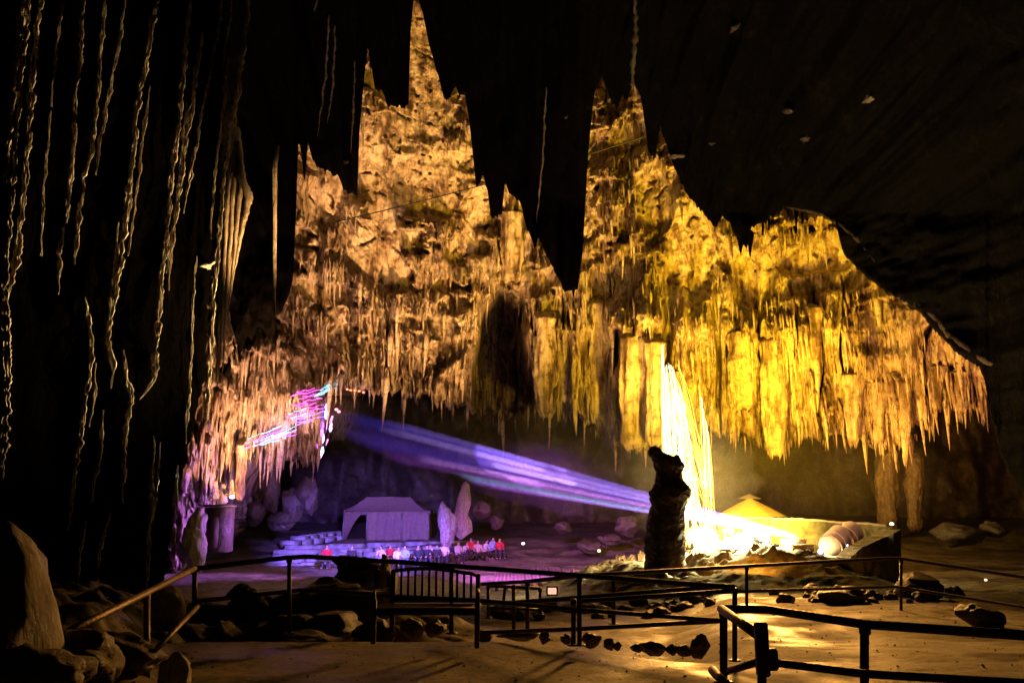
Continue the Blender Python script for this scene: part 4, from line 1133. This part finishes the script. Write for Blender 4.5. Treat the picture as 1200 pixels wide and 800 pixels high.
# ------------------------------------------------------------------ people
def skin_mesh(name, J, E, sub=1):
    me = bpy.data.meshes.new(name)
    me.from_pydata([j[:3] for j in J], E, [])
    o = bpy.data.objects.new(name, me); COL.objects.link(o)
    md = o.modifiers.new('s', 'SKIN'); md.use_smooth_shade = True
    for i, j in enumerate(J):
        sv = me.skin_vertices[0].data[i]; rr = j[3]
        sv.radius = rr if hasattr(rr, '__len__') else (rr, rr)
        sv.use_root = (i == 0)
    s2 = o.modifiers.new('b', 'SUBSURF'); s2.levels = sub; s2.render_levels = sub
    dg = bpy.context.evaluated_depsgraph_get()
    m2 = bpy.data.meshes.new_from_object(o.evaluated_get(dg))
    bpy.data.objects.remove(o)
    m2.name = name
    m2.polygons.foreach_set('use_smooth', np.full(len(m2.polygons), True))
    m2.materials.clear()
    return m2
def person_meshes(pose):
    # seated facing -y (towards the viewer's side), seat at z=.45
    st = pose == 'stand'
    hz = .92 if st else .5
    lean = {'sit': .04, 'lean': .16, 'stand': 0}[pose]
    J = [(0, 0, hz, (.15, .11)), (0, -lean * .4, hz + .22, (.13, .1)), (0, -lean, hz + .42, (.17, .11)), (0, -lean * 1.1, hz + .52, (.06, .06)), (0, -lean * 1.3, hz + .62, (.085, .095)), (0, -lean * 1.3, hz + .74, (.085, .1))]
    E = [(0, 1), (1, 2), (2, 3), (3, 4), (4, 5)]
    for s in (-1, 1):
        b = len(J)
        J += [(s * .19, -lean, hz + .45, (.06, .06)), (s * .25, -lean - .04, hz + .2, (.045, .045)), (s * (.16 if not st else .27), -lean - (.26 if not st else .05), hz + (.1 if not st else -.02), (.035, .035)), (s * (.09 if not st else .27), -lean - (.34 if not st else .08), hz + (.1 if not st else -.12), (.035, .03))]
        E += [(2, b), (b, b + 1), (b + 1, b + 2), (b + 2, b + 3)]
        b = len(J)
        if st: J += [(s * .1, 0, .86, (.09, .09)), (s * .11, -.02, .48, (.06, .065)), (s * .11, 0, .08, (.045, .05)), (s * .12, -.14, .04, (.045, .035))]
        else: J += [(s * .1, -.06, .5, (.09, .09)), (s * .14, -.46, .5, (.065, .07)), (s * .14, -.48, .1, (.045, .05)), (s * .15, -.62, .04, (.045, .035))]
        E += [(0, b), (b, b + 1), (b + 1, b + 2), (b + 2, b + 3)]
    body = skin_mesh('person', J, E); body.materials.append(M['skin'])
    # shirt and trousers: swollen copies of the body, trimmed
    def shell(keep, grow, name):
        bm = bmesh.new(); bm.from_mesh(body); bm.normal_update()
        for v in bm.verts: v.co += v.normal * grow
        bmesh.ops.delete(bm, geom=[f for f in bm.faces if not keep(f.calc_center_median())], context='FACES')
        me = bpy.data.meshes.new(name); bm.to_mesh(me); bm.free(); return me
    top = hz + .5
    shirt = shell(lambda c: hz + .02 < c.z < top and (abs(c.x) < .3) and not (c.y < -lean - .2 and not st), .018, 'shirt')
    tro = shell(lambda c: c.z < hz + .06 and c.z > .1 and not (abs(c.x) > .22 and st), .014, 'trousers')
    hair = shell(lambda c: c.z > hz + .7 and c.y > -lean * 1.3 - .06 or (c.z > hz + .6 and c.y > -lean * 1.3 + .04), .02, 'hair')
    tro.materials.append(M['trouser']); hair.materials.append(M['hair'])
    return body, shirt, tro, hair
PM = {p: person_meshes(p) for p in ('sit', 'lean', 'stand')}
SHM = {}
PEOPLE = [(383, 655, 'red', 'sit', 'person in a red vest at the left end of the audience'), (412, 655, 'black', 'sit', 'person in dark clothes seated alone left of the heap'), (448, 655, 'cream', 'lean', 'person in a pale top leaning forward above the heap'), (466, 656, 'white', 'sit', 'person in a white top left of the tall blue shirt'), (475, 656, 'blue', 'sit', 'tall person in a light blue shirt'), (490, 655, 'black', 'sit', 'person in black right of the blue shirt'), (499.5, 654, 'black', 'lean', 'second person in black leaning forward'), (512, 653, 'black', 'sit', 'person in dark clothes before the short stalagmite'), (520.5, 652, 'white', 'lean', 'person in white with bent head'), (527.5, 649, 'black', 'sit', 'dark haired person behind the one in white'), (536.5, 650, 'cream', 'sit', 'person in cream between white and black shirts'), (547, 648, 'white', 'sit', 'person in a bright white shirt, widest of the right group'), (552, 645, 'red', 'sit', 'person in red behind the bright white shirt'), (560, 648, 'cream', 'lean', 'small person in cream near the right end'), (567.5, 645.5, 'white', 'lean', 'person in white with a dark cap near the right end'), (577, 645, 'blue', 'sit', 'person in pale blue at the right end'), (585, 645, 'red', 'sit', 'smallest person in red at the very right'), (524, 640, 'black', 'sit', 'person seated one row back in front of the stalagmites'), (457, 652, 'red', 'sit', 'person in red partly hidden between two pale tops'), (505, 652, 'cream', 'sit', 'person in cream between the people in black')]
for i, (px, py, colr, pose, lab) in enumerate(PEOPLE):
    Y = min(57, 2.45 * F / (py - 604))
    c = V(px, py, Y)
    body, shirt, tro, hair = PM[pose]
    o = bpy.data.objects.new('person', body); COL.objects.link(o)
    o.location = (c.x, c.y, c.z - .5); o.rotation_euler = (0, 0, random.uniform(-.4, 1.0)); s = random.uniform(.95, 1.08)
    o.scale = (s, s, s); tag(o, lab, 'person', 'seated audience')
    if (pose, colr) not in SHM:
        me = shirt.copy(); me.materials.append(M['shirt_' + colr]); SHM[(pose, colr)] = me
    for nm, me in (('shirt', SHM[(pose, colr)]), ('trousers', tro), ('hair', hair)):
        ch = bpy.data.objects.new(nm, me); COL.objects.link(ch); ch.parent = o
# long bench they sit on
a_, b_ = V(372, 656.5, 48.8), V(592, 646, 57)
d = b_ - a_
root = empty('audience_bench', tuple(a_), 'long low bench carrying the audience in front of the rows', 'bench')
MB().box((a_ + b_) / 2 + Vector((0, .15, -.1)), (d.length, .42, .07), math.atan2(d.y, d.x), .01).build('seat', M['wood'], root)
for k in range(6):
    p = a_.lerp(b_, (k + .3) / 6.0)
    MB().box(p + Vector((0, .15, -.35)), (.1, .36, .45), math.atan2(d.y, d.x), .01).build('leg', M['wood'], root)

# ------------------------------------------------------------------ smoke drifting through the beam
def smoke(name, p0, p1, r0, r1, dens, lab, col=(.8, .8, .8), seed=0):
    p0, p1 = Vector(p0), Vector(p1)
    n = 24; pts = [p0.lerp(p1, i / (n - 1)) for i in range(n)]
    rad = [(r0 + (r1 - r0) * i / (n - 1)) * max(.12, math.sin(math.pi * (i + .35) / (n - .3)) ** .5) * (1 + .15 * float(gn(i * .5, seed, 961))) for i in range(n)]
    mb = MB().tube(pts, rad, 24)
    m = bpy.data.materials.new(name); m.use_nodes = True; nt = m.node_tree; nt.nodes.clear()
    out = nt.nodes.new('ShaderNodeOutputMaterial'); pv = nt.nodes.new('ShaderNodeVolumePrincipled')
    pv.inputs['Density'].default_value = dens; pv.inputs['Color'].default_value = col + (1,); pv.inputs['Anisotropy'].default_value = .2
    nt.links.new(pv.outputs[0], out.inputs['Volume'])
    o = mb.build(name, m, loc=tuple(p0))
    return tag(o, lab, 'smoke', kind='stuff')
smoke('smoke', V(1010, 645, 30.4), V(385, 489, 55), 1.2, 2.4, .012, 'thin smoke drifting across the hall along the violet beam')

smoke('smoke', V(560, 530, 46), V(850, 500, 39), 2.2, 3.0, .03, 'faint warm smoke hanging left of the fountain', seed=5)

smoke('spray_mist', V(790, 455, YF), V(818, 640, YF), 1.9, 3.2, .016, 'glowing spray hanging round the fountain', (.95, .9, .8), seed=8)

smoke('smoke', V(800, 570, 50), V(1110, 555, 50), 3.2, 3.2, .008, 'faint amber haze in the chamber right of the fountain', seed=12)

# ------------------------------------------------------------------ lamps of the show, with added fill spots
def spot(name, loc, tgt, col, energy, size, blend=.5, rad=.3):
    l = bpy.data.lights.new(name, 'SPOT'); l.color = col; l.energy = energy
    l.spot_size = math.radians(size); l.spot_blend = blend; l.shadow_soft_size = rad
    o = bpy.data.objects.new(name, l); COL.objects.link(o); o.location = loc
    o.rotation_euler = (Vector(tgt) - Vector(loc)).to_track_quat('-Z', 'Y').to_euler()
    return o
def point(name, loc, col, energy, rad=.3):
    l = bpy.data.lights.new(name, 'POINT'); l.color = col; l.energy = energy; l.shadow_soft_size = rad
    o = bpy.data.objects.new(name, l); COL.objects.link(o); o.location = loc
    return o
# amber flood on the left half, yellow flood on the right half
spot('amber_flood', V(520, 608, 56), V(430, 230, 62), (1, .53, .29), 66000, 96, .9)
spot('amber_flood', V(290, 605, 43), V(350, 330, 57), (1, .5, .26), 9000, 56, .7)
spot('amber_flood', V(585, 616, 52), V(500, 130, 62), (1, .5, .15), 76000, 76, .9)
spot('yellow_flood', V(868, 612, 43), V(800, 260, 60), (1, .58, .008), 46000, 86, .7)
spot('yellow_flood', V(960, 606, 42), V(960, 380, 56), (1, .48, .02), 17000, 84, .7)
spot('amber_flood', V(330, 600, 48), V(400, 360, 60), (1, .53, .3), 9000, 50, .9)
spot('rose_flood', V(330, 630, 41), V(290, 430, 52), (1, .44, .22), 14000, 66, .8)
spot('orange_flood', V(1060, 606, 38), V(1080, 450, 51), (1, .34, .12), 10000, 66, .8)
spot('drapery_fill', V(520, 500, 29), V(296, 280, 35), (1, .55, .18), 42000, 24, .7)  # unseen spot added to light the drapery
spot('violet_flood', V(430, 560, 34), V(430, 650, 55), (.26, .13, 1), 62000, 32, .5)
spot('violet_flood', V(480, 618, 46), V(240, 610, 44), (.5, .16, 1), 14000, 60, .8)
spot('violet_flood', V(420, 560, 48), V(330, 540, 52), (.4, .15, 1), 2800, 60, .8)
spot('violet_flood', V(560, 520, 33), V(640, 655, 46), (.62, .13, .9), 38000, 52, .8)
spot('tent_fill', V(520, 620, 56), V(460, 605, 66), (1, .35, .35), 900, 60, .8)  # added pinkish spot, no fixture, tints the tent
pj = V(990, 640.5, 30).lerp(V(380, 500, 58), .022)
for tx, ty, sz, en, cl in ((395, 478, .25, 2600000, (.35, .2, 1)), (395, 489, .18, 2800000, (.6, .35, 1)), (400, 518, .2, 2800000, (.7, .3, 1)), (430, 545, .14, 3400000, (.5, .5, 1)), (372, 480, 1.5, 4420000, (.13, .07, 1)), (372, 500, 2.0, 4420000, (.22, .08, 1)), (370, 518, 1.2, 3740000, (.5, .1, 1)), (400, 540, .7, 3740000, (.5, .16, 1)), (440, 556, .3, 3400000, (.4, .35, 1)), (420, 500, .4, 1600000, (.45, .22, 1)), (400, 533, .22, 3200000, (.3, .5, 1)), (430, 510, .2, 3000000, (.6, .4, 1)), (420, 527, .35, 1600000, (.6, .25, 1))):
    spot('violet_beam', pj, V(tx, ty, 58), cl, en * (.7 if sz > .9 else 2.2), sz * (1.4 if sz > .9 else .8), 1 if sz > .9 else .3, .03)
point('fountain_glow', V(812, 560, 34), (1, .62, .15), 4200, .5)
spot('pool_glow', V(872, 600, 31.2), V(872, 660, 31.4), (1, .78, .34), 11000, 150, .3, .2)
spot('pool_glow', V(838, 606, 31.6), V(838, 660, 31.4), (1, .72, .25), 4000, 140, .3, .2)
spot('wall_fill', V(876, 603, 35), V(880, 600, 41), (1, .66, .06), 7000, 100, .8, .2)  # added spot brightening the parasol and low wall
spot('chamber_fill', V(900, 606, 44), V(960, 560, 82), (1, .46, .05), 10000, 100, .9)  # added amber fill for the back chamber
spot('drum_fill', V(940, 600, 29), V(985, 640, 32), (1, .5, .25), 700, 70, .8)  # small unseen spot added to brighten the drums
spot('mound_fill', V(880, 640, 26), V(890, 690, 28), (1, .38, .03), 260, 120, .8)  # added orange light for the mound, without a lamp body
spot('raking_fill', V(500, 470, 33), V(110, 250, 23), (1, .64, .24), 26000, 64, .7, .1)  # unseen spot added to bring out the cliff ridges
spot('raking_fill', V(330, 590, 36), V(160, 400, 25), (1, .74, .42), 14000, 44, .7, .1)  # second added spot raking the same ridges
spot('yellow_flood', V(745, 616, 50), V(745, 170, 62), (1, .5, .1), 26000, 60, .8)
spot('arch_fill', V(1010, 540, 25), V(1120, 390, 30), (1, .5, .3), 900, 60, .8)  # spot added to pick out the rock rim
spot('path_glow', V(860, 470, 30), V(930, 745, 12), (1, .43, .08), 16000, 48, 1, .9)  # added spot carrying the fountain's glow onto the path
spot('ceiling_fill', V(880, 600, 30), V(900, 120, 28), (.9, .75, .35), 800, 110, .8, .3)  # unseen spot added for faint relief on the ceiling
